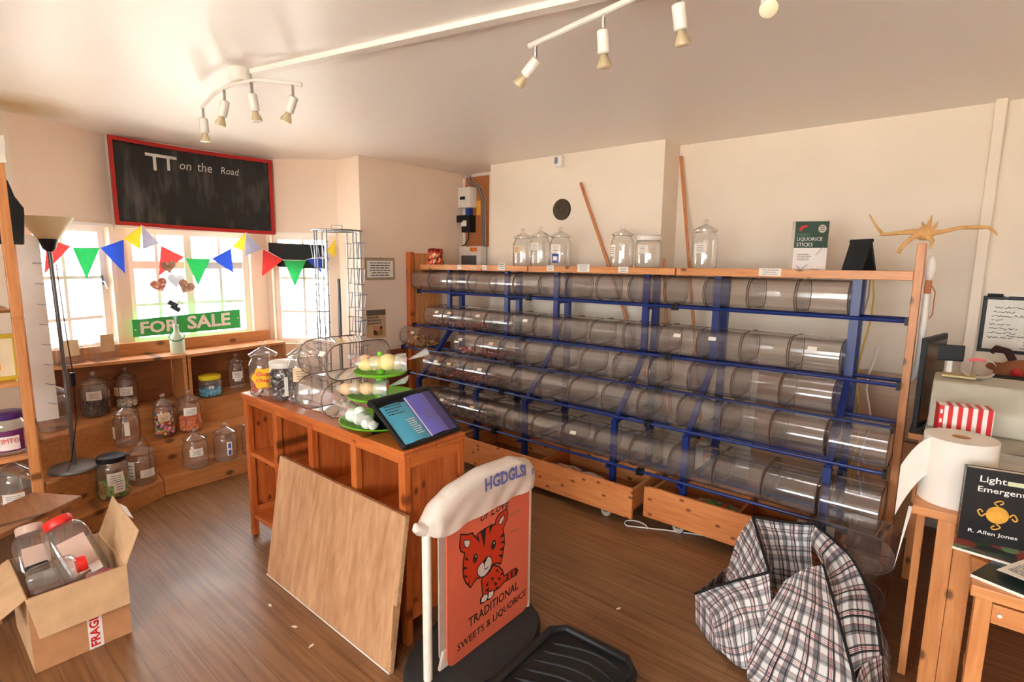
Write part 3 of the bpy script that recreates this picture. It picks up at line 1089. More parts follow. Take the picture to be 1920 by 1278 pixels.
G1 = 'jars on the bay display'
wl = lambda z, w_=.07, h_=.055, a=FACE, k='paper': (a, z, w_, h_, k)
J = [('clear glass jar with two tickets, left end of the steps behind the lamp', (-4.22, .63, .50), .085, .235, [wl(.11, .05, .07), wl(.08, .045, .06, -1.2)]),
     ('glass jar half full of dark sweets on the top tier', (-4.42, .88, .50), .082, .225, [wl(.12, .085, .06)]),
     ('glass jar of pale sweets with tan label, top tier near the left window', (-4.505, 1.08, .50), .07, .215, [wl(.10, .08, .06), wl(.10, .05, .06, -1.25, 'paper_warm')]),
     ('empty glass jar with two white tickets on the middle tier', (-4.185, .985, .32), .075, .215, [wl(.08, .03, .09, -.2), wl(.06, .03, .08, -1.4)]),
     ('slim glass jar full of bright gumballs on the middle tier', (-4.215, 1.215, .32), .066, .225, [wl(.12, .075, .055, FACE, 'paper_warm')]),
     ('glass jar half full of orange sweets on the middle tier', (-4.215, 1.38, .32), .075, .225, [wl(.13, .085, .055)]),
     ('frosty glass jar with one wide white ticket on the lowest tier', (-4.005, 1.33, .11), .082, .205, [wl(.10, .085, .055)]),
     ('glass jar with a blue and white figure sticker on the lowest tier', (-4.005, 1.53, .11), .08, .205, []),
     ('glass jar with a white ticket partly hidden by the counter, lowest tier', (-4.00, 1.72, .11), .075, .215, [wl(.06, .08, .05)]),
     ('glass jar with knob lid and two tickets, behind the jar of green sweets', (-3.962, .995, .11), .08, .205, [wl(.06, .085, .05, .15), wl(.05, .06, .12, -1.1)]),
     ('slim glass jar with white label beside the blue sweets', (-4.50, 1.84, .50), .06, .225, [wl(.10, .08, .06), wl(.08, .05, .02)])]
for lb, loc, r, h, tk in J:
    glass_jar('glass_jar', lb, loc, r, h, group=G1, tickets=tk)
t = glass_jar('screw_top_jar', 'tall jar with black lid half full of green wrapped sweets', (-3.85, .815, .11), .082, .245, 'screw', M['black'], G1, [wl(.10, .085, .075, -.05), wl(.05, .06, .09, .15)])
t = glass_jar('screw_top_jar', 'squat round jar with yellow lid and pale blue sweets', (-4.42, 1.605, .50), .085, .15, 'screw', plain('yellow_lid', srgb(226, 206, 40), .4), G1, [wl(.075, .035, .02)])
heap('dark_sweets', 'dark sweets filling half of a jar on the top tier', 'sweets', (-4.42, .88, .50), .078, .095, [(40, 26, 30), (30, 20, 24), (58, 36, 40)], .011, 260, 1.2, seed=3)
heap('gumballs', 'bright coloured gumballs in the slim jar on the middle tier', 'sweets', (-4.215, 1.215, .32), .062, .155, [(200, 40, 40), (240, 190, 40), (40, 120, 60), (240, 240, 235), (40, 60, 120), (240, 130, 150), (240, 120, 40)], .0125, 210, 1, seed=4)
heap('orange_sweets', 'orange sweets in the jar on the middle tier', 'sweets', (-4.215, 1.38, .32), .071, .105, [(240, 120, 40), (230, 104, 34), (246, 140, 60)], .011, 260, 1.3, seed=5)
heap('pale_sweets', 'pale cream sweets in the jar on the top tier', 'sweets', (-4.505, 1.08, .50), .066, .05, [(226, 216, 200), (214, 196, 176), (236, 230, 220)], .014, 70, 1.1, seed=6)
heap('green_sweets', 'green and gold wrapped sweets in the black lidded jar', 'sweets', (-3.85, .815, .11), .078, .085, [(120, 190, 60), (90, 170, 80), (180, 120, 50), (160, 210, 110)], .016, 110, 1.6, seed=7)
heap('blue_sweets', 'pale blue sweets in the yellow lidded jar', 'sweets', (-4.42, 1.605, .50), .08, .055, [(96, 190, 226), (80, 176, 216), (120, 204, 232)], .010, 240, 1.2, seed=8)
# figure sticker on the jar, shreds of tissue on the shelf
st = bpy.data.objects['glass_jar.007']
curved_ticket(st, -.05, .05, .035, .10, .0815, M['mat_white'], False, 'sticker')
curved_ticket(st, -.05, .055, .018, .035, .0824, plain('sticker_blue', srgb(60, 96, 170), .5), False, 'sticker_print')
curved_ticket(st, -.05, .105, .018, .035, .0824, plain('sticker_blue2', srgb(60, 96, 170), .5), False, 'sticker_print')

# two clear plastic tubs with tan cards standing on the left box
for i, (x, y, h_, lb) in enumerate(((-4.475, .965, .15, 'clear plastic tub with a tan card on the left display box, the right one'), (-4.49, .775, .13, 'clear plastic tub with a tan card on the left display box, the left one'))):
    t = thing('plastic_tub', lb, 'tub', (x, y, .8605), .15, 'clear tubs on the display box')
    b = MB()
    b.add([(sx * .055, sy * .07, z) for z in (.002, h_) for sx, sy in ((-1, -1), (1, -1), (1, 1), (-1, 1))], [(0, 1, 2, 3), (0, 1, 5, 4), (1, 2, 6, 5), (2, 3, 7, 6), (3, 0, 4, 7)])
    b.build('body', M['pet'], t)
    MB().tube([(sx * .056, sy * .071, h_) for sx, sy in ((-1, -1), (1, -1), (1, 1), (-1, 1))], .003, 6, closed=True).build('rim', M['pet'], t)
    MB().box(.0565, -.035, h_ * .45, .058, .045, h_ + .035).build('card', M['paper_warm'], t)
# stone-coloured bottle with metal hearts on stems
t = thing('bottle_vase', 'pale green stoneware bottle vase on the display boxes', 'bottle', (-4.45, 1.41, .8605))
M['stone_green'] = plain('stoneware', srgb(196, 214, 190), .45, var=.05)
MB().lathe([(.001, 0), (.046, 0), (.048, .008), (.048, .105), (.044, .125), (.030, .148), (.018, .165), (.015, .20), (.018, .205), (.018, .215), (.012, .215), (.010, .15)], n=20).build('body', M['stone_green'], t, True)
MB().tube([(.05 * math.cos(a), .05 * math.sin(a), .125 - .028 * math.cos(a + .4)) for a in [i * .42 for i in range(15)]], .004, 6, closed=True).build('ribbon', plain('green_ribbon', srgb(40, 130, 80), .5), t, True)
hd = thing('heart_spray', 'spray of pressed metal hearts on wires standing in the green bottle', 'ornament', (-4.45, 1.41, .86))
heart = []
for i in range(24):
    a = 2 * PI * i / 24
    heart.append((16 * math.sin(a) ** 3 / 17, (13 * math.cos(a) - 5 * math.cos(2 * a) - 2 * math.cos(3 * a) - math.cos(4 * a)) / 17))
M['heart_red'] = multi_noise('heart_red', [(170, 84, 60), (200, 130, 100), (226, 200, 180)], 60, .4)
M['heart_brown'] = multi_noise('heart_brown', [(150, 96, 60), (180, 130, 90), (130, 80, 50)], 60, .4)
M['heart_silver'] = plain('heart_silver', srgb(170, 170, 176), .35, .6)
hv = Vector((.78, -.62, 0)).cross(Z)      # roughly across the view into the bay
for k, (du, z, s, mk) in enumerate(((-.005, .645, .055, 'heart_brown'), (-.085, .51, .062, 'heart_red'), (.02, .545, .06, 'heart_silver'), (.075, .50, .06, 'heart_brown'))):
    c = Vector((.03 * k - .04, 0, 0)) + hv * -du + Z * z
    rot = (.15, .35, -.05, -.5)[k]
    pts = [c + hv * -(x * math.cos(rot) - y * math.sin(rot)) * s + Z * (x * math.sin(rot) + y * math.cos(rot)) * s for x, y in heart]
    o = MB().extr(pts, (.006, -.004, 0)).build('heart', M[mk], hd)
    MB().tube([(0, 0, .19), tuple(Vector((0, 0, .30)) + hv * -du * .2), tuple(c - Z * s * .8)], .0022, 5).build('stem', M['steel'], hd)
for k, (du, z, mk) in enumerate(((-.015, .37, 'black'), (.015, .38, 'mat_white'), (0, .34, 'black'))):
    c = Vector((.02, 0, z)) + hv * -du
    MB().obox(c, hv * .028 + Z * .018 * (-1) ** k, Vector((.01, 0, 0)), Z * .014 - hv * .010).build('bow', M[mk], hd, bevel=.003)

# FOR SALE board leaning against the bay window
fs = thing('for_sale_board', 'green board with white for sale lettering in the central window', 'sign', (0, 0, 0))
M['sale_green'] = plain('sale_green', srgb(52, 172, 86), .45, var=.03)
yA, yB = 1.225, 2.02
zA0, zA1, zB0, zB1 = .965, 1.098, .972, 1.135
MB().extr([(-4.792, yA, zA0), (-4.792, yB, zB0), (-4.792, yB, zB1), (-4.792, yA, zA1)], (.004, 0, 0)).build('board', M['sale_green'], fs)
ua = Vector((0, yB - yA, .022)).normalized()
text('FOR', M['mat_white'], fs, (-4.787, 1.275, .984), ua, (0, 0, 1), .26, .095, bold=.03)
text('SALE', M['mat_white'], fs, (-4.787, 1.60, .994), ua, (0, 0, 1), .335, .11, bold=.03)
for y_, z_ in ((1.242, 1.02), (2.0, 1.06)):
    MB().cyl((-4.788, y_, z_), (-4.786, y_, z_), .006, n=10).build('screw', M['mat_white'], fs)

# ------------------------------------------------------------------ chalkboard, bunting, lamp
FLAGS = [('lavender',[(-4.483,0.624,1.707),(-4.497,0.658,1.67),(-4.48,0.617,1.629)]),('red',[(-4.533,0.744,1.681),(-4.584,0.865,1.632),(-4.517,0.706,1.451)]),('green',[(-4.589,0.877,1.625),(-4.656,1.037,1.627),(-4.616,0.942,1.41)]),('blue',[(-4.659,1.044,1.631),(-4.72,1.199,1.694),(-4.72,1.193,1.447)]),('yellow',[(-4.72,1.203,1.702),(-4.719,1.32,1.804),(-4.719,1.299,1.624)]),('grey',[(-4.719,1.323,1.804),(-4.718,1.424,1.675),(-4.719,1.317,1.628)]),('red',[(-4.718,1.437,1.656),(-4.716,1.589,1.574),(-4.718,1.406,1.429)]),('green',[(-4.716,1.6,1.566),(-4.715,1.779,1.56),(-4.716,1.677,1.346)]),('blue',[(-4.714,1.791,1.564),(-4.713,1.946,1.65),(-4.713,1.956,1.447)]),('yellow',[(-4.713,1.96,1.668),(-4.712,2.072,1.788),(-4.712,2.05,1.635)]),('grey',[(-4.712,2.081,1.789),(-4.711,2.205,1.658),(-4.712,2.06,1.591)]),('red',[(-4.711,2.214,1.658),(-4.607,2.339,1.563),(-4.711,2.191,1.418)]),('green',[(-4.607,2.339,1.563),(-4.451,2.469,1.561),(-4.536,2.398,1.33)]),('blue',[(-4.451,2.469,1.57),(-4.346,2.557,1.591),(-4.35,2.553,1.451)]),('yellow',[(-4.312,2.585,1.647),(-4.251,2.636,1.749),(-4.255,2.632,1.592)]),('grey',[(-4.317,2.581,1.582),(-4.284,2.608,1.591),(-4.316,2.582,1.507)])]
cb = thing('chalkboard', 'red framed chalkboard over the central bay window with faint chalk lettering', 'chalkboard', (0, 0, 0))


def slate_mat():
    m, nt, p = new_mat('chalkboard_slate')
    L = nt.links.new
    tc = N(nt, 'ShaderNodeTexCoord')
    mp = N(nt, 'ShaderNodeMapping')
    mp.inputs['Scale'].default_value = (1, 9, 1.6)
    L(tc.outputs['Object'], mp.inputs[0])
    n1 = N(nt, 'ShaderNodeTexNoise', i_Scale=2.0, i_Detail=5.0)
    L(mp.outputs[0], n1.inputs['Vector'])
    n2 = N(nt, 'ShaderNodeTexNoise', i_Scale=3.2, i_Detail=2.0)
    L(tc.outputs['Object'], n2.inputs['Vector'])
    mu = N(nt, 'ShaderNodeMath', operation='MULTIPLY')
    L(n1.outputs['Fac'], mu.inputs[0])
    L(n2.outputs['Fac'], mu.inputs[1])
    r = ramp(nt, [(.24, srgb(24, 22, 22)), (.48, srgb(92, 88, 84))])
    L(mu.outputs[0], r.inputs[0])
    L(r.outputs[0], p.inputs['Base Color'])
    p.inputs['Roughness'].default_value = .6
    return m


def cbx(y):
    return -4.815 + .062 * ((y - 1.75) / .59) ** 2


def cpt(a, c, off=0):
    """a 0..1 along the board, c 0..1 up; bowed like the wall"""
    y = 1.165 + a * (2.34 - 1.165)
    z0 = 1.80 - .016 * a
    z1 = 2.425 + .0 * a
    return Vector((cbx(y) + off, y, z0 + (z1 - z0) * c))


def cstrip(b, a0, a1, c0, c1, t0, t1, n=12):
    va = [a0 + (a1 - a0) * i / n for i in range(n + 1)]
    vs = []
    for a in va:
        vs += [cpt(a, c0, t0), cpt(a, c0, t1), cpt(a, c1, t1), cpt(a, c1, t0)]
    fs = [(0, 1, 2, 3), (4 * n + 3, 4 * n + 2, 4 * n + 1, 4 * n)]
    for i in range(n):
        for k in range(4):
            fs.append((4 * i + k, 4 * i + 4 + k, 4 * i + 4 + (k + 1) % 4, 4 * i + (k + 1) % 4))
    return b.add(vs, fs)


cstrip(MB(), 0, 1, 0, 1, 0, .008).build('slate', slate_mat(), cb)
fwx, fwz = .022, .045
for nm, a0, a1, c0, c1 in (('frame_rail', 0, 1, 0, fwz), ('frame_rail', 0, 1, 1 - fwz, 1), ('frame_stile', 0, fwx, fwz, 1 - fwz), ('frame_stile', 1 - fwx, 1, fwz, 1 - fwz)):
    cstrip(MB(), a0, a1, c0, c1, .009, .022).build(nm, M['redframe'], cb)
b = MB()
for a0, a1, c0, c1 in ((.20, .30, .84, .875), (.285, .385, .84, .875), (.243, .262, .68, .85), (.325, .342, .70, .85)):
    cstrip(b, a0, a1, c0, c1, .0085, .0092, 3)
b.build('chalk_letters', M['chalk'], cb)['kind'] = 'stuff'
vv = Vector((0, 0, 1))
for wd_, a0_, c0_, w_, h_, sh_ in (('on', .40, .735, .085, .045, .15), ('the', .51, .74, .11, .07, .1), ('Road', .66, .745, .14, .055, .15)):
    o = text(wd_, M['chalk'], cb, cpt(a0_, c0_, .0), (0, 1, 0), vv, w_, h_, 0, 'chalk_lettering', sh_)
    for v_ in o.data.vertices:
        v_.co.x = cbx(v_.co.y) + .0095

bt = thing('bunting', 'string of red green blue yellow and grey cotton flags across the bay', 'bunting', (0, 0, 0))
FC = {'red': (222, 62, 60), 'green': (36, 150, 76), 'blue': (38, 70, 176), 'yellow': (232, 206, 56), 'grey': (150, 150, 172), 'lavender': (170, 160, 200)}
FM = {k: plain('flag_' + k, srgb(*c), .9, var=.06, scale=40) for k, c in FC.items()}
# cotton lets a little daylight through
for m in FM.values():
    p_ = m.node_tree.nodes['Principled BSDF']
    try:
        nt = m.node_tree
        tl = nt.nodes.new('ShaderNodeBsdfTranslucent')
        mxs = nt.nodes.new('ShaderNodeMixShader')
        mxs.inputs[0].default_value = .25
        src = p_.inputs['Base Color'].links[0].from_socket
        nt.links.new(src, tl.inputs[0])
        o_ = nt.nodes['Material Output']
        nt.links.new(p_.outputs[0], mxs.inputs[1])
        nt.links.new(tl.outputs[0], mxs.inputs[2])
        nt.links.new(mxs.outputs[0], o_.inputs[0])
    except Exception:
        pass
line = []
for nm, (a, c, d) in FLAGS:
    a, c, d = Vector(a), Vector(c), Vector(d)
    nr = (c - a).cross(d - a).normalized() * .003

    def fl(s, q, a=a, c=c, d=d, nr=nr):
        e = a.lerp(c, s)
        return e.lerp(d, q * .98) + nr * math.sin(s * 5 + q * 3)
    MB().grid(fl, 5, 5).build('flag', FM[nm], bt, True)
    line += [a, c]
MB().tube(line[:-2], .0025, 5).build('cord', M['mat_white'], bt)

# floor lamp standing on the middle tier
lp = thing('uplighter_lamp', 'grey uplighter floor lamp with pale cone shade beside the left bay window', 'lamp', (-3.925, .655, .32))
MB().lathe([(.001, 0), (.125, 0), (.13, .006), (.125, .018), (.03, .026), (.012, .03)], n=32).build('base', M['grey_metal'], lp, True)
MB().tube([(0, 0, .025), (0, 0, .62), (-.005, -.008, 1.30)], .011, 10).build('pole', M['grey_metal'], lp, True)
MB().lathe([(.014, 1.27), (.03, 1.285), (.048, 1.345)], c=(-.005, -.008, 0), n=20, cap0=True).build('cup', M['black'], lp, True)
m_, nt_, p_ = new_mat('lamp_shade_plastic')
p_.inputs['Base Color'].default_value = srgb(236, 226, 200)
p_.inputs['Roughness'].default_value = .5
tl = nt_.nodes.new('ShaderNodeBsdfTranslucent')
tl.inputs[0].default_value = srgb(240, 230, 205)
mxs = nt_.nodes.new('ShaderNodeMixShader')
mxs.inputs[0].default_value = .5
nt_.links.new(p_.outputs[0], mxs.inputs[1])
nt_.links.new(tl.outputs[0], mxs.inputs[2])
nt_.links.new(mxs.outputs[0], nt_.nodes['Material Output'].inputs[0])
MB().lathe([(.045, 1.342), (.122, 1.456), (.124, 1.458), (.047, 1.338)], c=(-.005, -.008, 0), n=32).build('shade', m_, lp, True)
fl = MB().tube([(.012, .012, 1.2), (.03, .02, .80), (.04, .03, .56)] + [(.02, .03, .5), (.05, .02, .3), (.03, -.02, .05), (.10, -.06, .012)], .003, 6).build('flex', M['black'], lp, True)
MB().box(.022, .012, .50, .05, .038, .58).build('switch', M['black'], fl, bevel=.004)

# ------------------------------------------------------------------ ladder shelf at the left edge
ls = thing('ladder_shelf', 'pine ladder shelf at the left edge of the shop', 'shelf', (0, 0, 0))
for x, y in ((-3.49, .425), (-3.79, .47)):
    MB().box(x - .016, y - .02, 0 if x > -3.6 else .0, x + .016, y + .02, 2.10 if x > -3.6 else 1.70).build('post', M['pine_z'], ls, bevel=.003)
for y in (-.40,):
    for x in (-3.49, -3.79):
        MB().box(x - .016, y - .02, 0, x + .016, y + .02, 2.10).build('post', M['pine_z'], ls, bevel=.003)
for z in (1.69, 1.31, .95, .58, .30):
    MB().box(-3.80, -.38, z - .018, -3.475, .404, z).build('shelf_board', M['pine_y'], ls, bevel=.002)
# things on it
pf = thing('framed_picture', 'yellow framed picture with an orange print on the ladder shelf', 'picture', (-3.58, .30, .951))
M['yframe'] = plain('yellow_frame', srgb(202, 176, 40), .45)
for a in (((0, -.10, 0), (.018, .128, .022)), ((0, -.10, .21), (.018, .128, .232)), ((0, -.10, .022), (.018, -.078, .21)), ((0, .106, .022), (.018, .128, .21))):
    MB().box(*a[0], *a[1]).build('frame', M['yframe'], pf, bevel=.002)
MB().box(.002, -.078, .022, .008, .106, .21).build('mount', plain('mount', srgb(228, 214, 180), .8), pf)
MB().box(.008, -.05, .055, .0095, .055, .165).build('print', multi_noise('print_art', [(236, 150, 40), (240, 190, 60), (120, 170, 200), (220, 90, 40)], 18, .6), pf)
G2 = 'jars on the ladder shelf'
t = glass_jar('screw_top_jar', 'wide jar with purple lid and purple drink label on the ladder shelf', (-3.60, .355, .581), .072, .19, 'screw', plain('purple_lid', srgb(74, 36, 110), .35), G2)
M['purple'] = plain('purple_label', srgb(110, 34, 96), .5)
curved_ticket(t, -.12, .02, .13, .105, .0735, M['purple'], False, 'label')
curved_ticket(t, -.12, .028, .085, .07, .0742, M['mat_white'], False, 'label_panel')
text('VIMTO', plain('vimto_red', srgb(214, 52, 50), .5), t, (.0745 * math.cos(-.12) + .002, .0745 * math.sin(-.12) - .045, .064), (.12, 1, 0), (0, 0, 1), .085, .026)
glass_jar('glass_jar', 'empty glass jar with knob lid and white label on the lowest ladder shelf board', (-3.60, .355, .301), .07, .175, group=G2, tickets=[wl(.03, .09, .05)])
glass_jar('glass_jar', 'empty glass jar at the picture edge on the lowest ladder shelf board', (-3.60, .17, .301), .075, .165, group=G2, tickets=[wl(.02, .06, .07, FACE, 'paper_warm')])
# white slotted price strip and dark felt hanging behind the shelf
t = thing('wire_hook_panel', 'white panel with rows of wire hooks behind the ladder shelf', 'hook panel', (-4.0, .56, 0))
MB().box(-.02, -.09, .62, 0, .06, 1.68).build('panel', M['white_paint'], t)
for i in range(8):
    z = .72 + i * .115
    MB().tube([(0, .02, z), (.05, .03, z), (.055, .055, z), (.055, .055, z + .02)], .002, 5).build('hook', M['steel'], t)
wh = thing('felt_hat', 'black pointed felt hat hanging at the back of the ladder shelf', 'hat', (-3.74, .43, 1.62))
MB().extr([(0, .0, 0), (0, .085, .0), (0, .10, .17), (0, .10, .185), (0, .07, .24), (0, .05, .32), (0, -.02, .34)], (.03, 0, 0)).build('crown', M['black_matt'], wh, bevel=.008)
MB().extr([(-.004, -.03, -.0), (-.004, .09, .0), (-.004, .105, .165), (-.004, -.03, .15)], (-.02, 0, 0)).build('brim', M['black_matt'], wh, bevel=.006)
t = thing('paper_sheet', 'crumpled white paper on top of the ladder shelf post', 'paper', (-3.50, .41, 2.10))
MB().grid(lambda a, c: (-.04 + .09 * a, -.06 + .10 * c, .012 * math.sin(a * 5 + c * 4) + .014), 6, 6).build('sheet', M['paper'], t, True)
MB().grid(lambda a, c: (.05 + .012 * math.sin(c * 6), -.06 + .10 * a, .012 - c * .12 + .006 * math.sin(a * 6)), 6, 6).build('hanging_edge', M['paper'], t, True)
# roll-up blind panel hanging in the right bay window
_u = (Vector((*B_, 0)) - Vector((*C_, 0))).normalized()
_n = Vector((_u.y, -_u.x, 0))
_p = Vector((*C_, 0)) + _n * .02
tag(MB().extr([_p + _u * .03 + Z * 1.715, _p + _u * .53 + Z * 1.70, _p + _u * .53 + Z * 1.485, _p + _u * .12 + Z * 1.50, _p + _u * .03 + Z * 1.55], _n * -.006).build('black_card', M['black_matt'], None), 'black card hanging across the top of the right bay window', 'panel')

# ------------------------------------------------------------------ postcard spinner
sp = thing('postcard_spinner', 'tall wire postcard spinner standing in front of the right bay window', 'card rack', (-3.76, 2.35, 0), .35)
for k in range(3):
    a = k * 2 * PI / 3 + .5
    MB().tube([(0, 0, .10), (.24 * math.cos(a), .24 * math.sin(a), .015)], .010, 8).build('foot', M['steel'], sp, True)
MB().cyl((0, 0, .08), (0, 0, 1.42), .014, n=12).build('pole', M['grey_metal'], sp, True)
MB().tube([(.19 * math.cos(i * PI / 8), .19 * math.sin(i * PI / 8), 1.79) for i in range(16)], .0055, 6, closed=True).build('top_ring', M['steel'], sp, True)
MB().tube([(-.05, 0, 1.79), (-.05, 0, 1.83), (.05, 0, 1.83), (.05, 0, 1.79)], .003, 6).build('sign_holder', M['steel'], sp)
MB().tube([(-.19, 0, 1.79), (.19, 0, 1.79)], .004, 6).build('spoke', M['steel'], sp)
MB().tube([(0, -.19, 1.79), (0, .19, 1.79)], .004, 6).build('spoke', M['steel'], sp)
MB().tube([(.19 * math.cos(i * PI / 8), .19 * math.sin(i * PI / 8), .52) for i in range(16)], .004, 6, closed=True).build('bottom_ring', M['steel'], sp, True)
pocket = None
for k in range(4):
    a = k * PI / 2
    ca, sa = math.cos(a), math.sin(a)
    for s in (-.045, .045):
        MB().tube([(.18 * ca - s * sa, .18 * sa + s * ca, .52), (.18 * ca - s * sa, .18 * sa + s * ca, 1.79)], .005, 6).build('upright_wire', M['steel'], sp)
    for j in range(6):
        z = .58 + j * .20
        if pocket is None:
            b = MB()
            b.tube([(.18, -.06, .12), (.225, -.06, .12), (.225, .06, .12), (.18, .06, .12)], .003, 5)
            b.tube([(.18, -.05, 0), (.205, -.05, 0), (.205, .05, 0), (.18, .05, 0)], .003, 5)
            b.tube([(.225, -.04, .12), (.205, -.04, 0), (.18, -.04, 0)], .003, 5)
            b.tube([(.225, .04, .12), (.205, .04, 0), (.18, .04, 0)], .003, 5)
            pocket = b.mesh('pocket', M['steel'])
        o = obj('pocket', pocket, sp)
        o.location.z = z
        o.rotation_euler.z = a


# ------------------------------------------------------------------ pine counter
CX0, CX1, CY0, CY1, CZ = -2.99, -1.585, 1.25, 1.575, .83
ct = thing('counter', 'reddish pine cube counter on short legs in the middle of the shop', 'counter', (0, 0, 0))
for j in range(2):
    ya = CY0 - .008 + j * .168
    MB().box(CX0 - .008, ya, CZ - .028, CX1 + .008, ya + .1665, CZ).build('top_board', M['red_x'], ct, bevel=.003)
xs = [CX0 + .02, -2.64, -2.29, -1.935, CX1 - .02]
for i, x in enumerate(xs):
    MB().box(x - .02, CY0, .105 if 0 < i < 4 else 0, x + .02, CY0 + .03, CZ - .0285).build('front_post' if 0 < i < 4 else 'leg', M['red_z'], ct, bevel=.002)
    if 0 < i < 4:
        for j in range(3):
            MB().box(x - .012, CY0 + .0305 + j * .095, .128, x + .012, CY0 + .1245 + j * .095, CZ - .029).build('divider_board', M['red_z'], ct)
for x in (xs[0], xs[4]):
    MB().box(x - .02, CY1 - .03, 0, x + .02, CY1, CZ - .0285).build('leg', M['red_z'], ct, bevel=.002)
for i in range(4):
    xa, xb = xs[i] + .02, xs[i + 1] - .02
    MB().box(xa, CY0 + .004, .105, xb, CY1 - .03, .127).build('bottom_shelf', M['red_x'], ct, bevel=.002)
    MB().box(xa, CY0 + .004, .475, xb, CY1 - .03, .497).build('middle_shelf', M['red_x'], ct, bevel=.002)
    MB().box(xa, CY0 + .004, CZ - .06, xb, CY0 + .022, CZ - .0285).build('front_rail', M['red_x'], ct)
    for j in range(3):
        w_ = (xb - xa) / 3
        MB().box(xa + j * w_ + .001, CY1 - .024, .10, xa + (j + 1) * w_ - .001, CY1 - .010, CZ - .029).build('back_board', M['red_z'], ct)
for x, s in ((CX1 - .02, 1), (CX0 + .02, -1)):
    MB().box(x - .02, CY0 + .0305, .105, x + .02, CY1 - .0305, .17).build('end_rail', M['red_y'], ct)
    MB().box(x - .02, CY0 + .0305, CZ - .075, x + .02, CY1 - .0305, CZ - .029).build('end_rail', M['red_y'], ct)
    w_ = (CY1 - CY0 - .062) / 3
    for j in range(3):
        MB().box(x - .010, CY0 + .031 + j * w_, .1705, x + .012 * s if s > 0 else x + .010, CY0 + .030 + (j + 1) * w_, CZ - .0755).build('end_board', M['red_end'], ct, bevel=.002)
ZT = CZ + .0005
# ---- jars on the counter
G3 = 'jars on the counter'
t = glass_jar('glass_jar', 'glass jar with knob lid, yellow lollipop sticker and sweets, left end of the counter', (-2.855, 1.31, ZT), .075, .215, group=G3)
M['chupa_y'] = plain('lollipop_yellow', srgb(250, 196, 30), .5, var=.04)
M['chupa_r'] = plain('lollipop_red', srgb(226, 72, 40), .5)
FC_ = -.42
lab = MB()
ring = [(.066 * math.cos(a) * (1 + .12 * math.cos(6 * a)), .055 * math.sin(a) * (1 + .12 * math.cos(6 * a))) for a in [i * 2 * PI / 36 for i in range(36)]]
rr_ = .0762
lab.add([(rr_ * math.cos(FC_ + x / rr_), rr_ * math.sin(FC_ + x / rr_), .105 + y) for x, y in ring], [tuple(range(36))])
lab.build('sticker', M['chupa_y'], t, True)


def bent_text(s, m, t, r, ang, z, w_, h_, shear=.2, name='lettering'):
    o = text(s, m, t, (0, 0, 0), (1, 0, 0), (0, 1, 0), w_, h_, 0, name, shear, True, .03)
    for q in o.data.vertices:
        x, y = q.co.x, q.co.y
        q.co = (r * math.cos(ang + x / r), r * math.sin(ang + x / r), z + y)
    return o


bent_text('Chupa', M['chupa_r'], t, rr_ + .001, FC_, .112, .085, .026)
bent_text('Chups', M['chupa_r'], t, rr_ + .001, FC_, .078, .085, .026)
heap('wrapped_lollipops', 'bright wrapped lollipops in the yellow stickered jar', 'sweets', (-2.855, 1.31, ZT), .07, .10, [(210, 60, 40), (230, 140, 150), (60, 40, 40), (240, 220, 200), (226, 120, 60)], .013, 120, 1.2, seed=12)
t = glass_jar('screw_top_jar', 'jar with white lid full of black wrapped sweets on the counter', (-2.69, 1.335, ZT), .072, .185, 'screw', M['white_plastic'], G3, [(-.3, .03, .018, .10, 'paper')])
heap('black_wrapped_sweets', 'shiny black wrapped sweets in the white lidded jar', 'sweets', (-2.69, 1.335, ZT), .068, .145, [(30, 28, 32), (44, 40, 46), (22, 20, 24), (120, 60, 60), (200, 196, 196)], .016, 190, 1.4, seed=13)
glass_jar('glass_jar', 'tall slim glass jar with a tan handwritten label on the counter', (-2.535, 1.345, ZT), .058, .245, group=G3, tickets=[(-.35, .125, .085, .07, 'paper_warm')])
glass_jar('glass_jar', 'empty glass jar at the back of the counter behind the black sweets', (-2.72, 1.49, ZT), .07, .215, group=G3)

# ---- three tier cake stand with bagged meringues and sweets
cs = thing('cake_stand', 'three tier lime green cake stand on the counter', 'cake stand', (-1.945, 1.41, ZT))
for z, r in ((.004, .185), (.118, .150), (.222, .118)):
    MB().lathe([(.02, z), (r * .55, z), (r * .9, z + .010), (r, z + .020), (r * 1.005, z + .023), (r * .985, z + .024), (r * .88, z + .014), (r * .5, z + .006), (.016, z + .006)], n=40).build('plate', M['green'], cs, True)
for z0, z1 in ((.008, .116), (.126, .220)):
    MB().lathe([(.030, z0), (.026, z0 + .02), (.020, z1 - .02), (.024, z1)], n=18).build('column', M['green'], cs, True)
MB().lathe([(.019, .230), (.017, .26), (.013, .31), (.010, .328), (.001, .332)], n=16).build('finial', M['green'], cs, True)


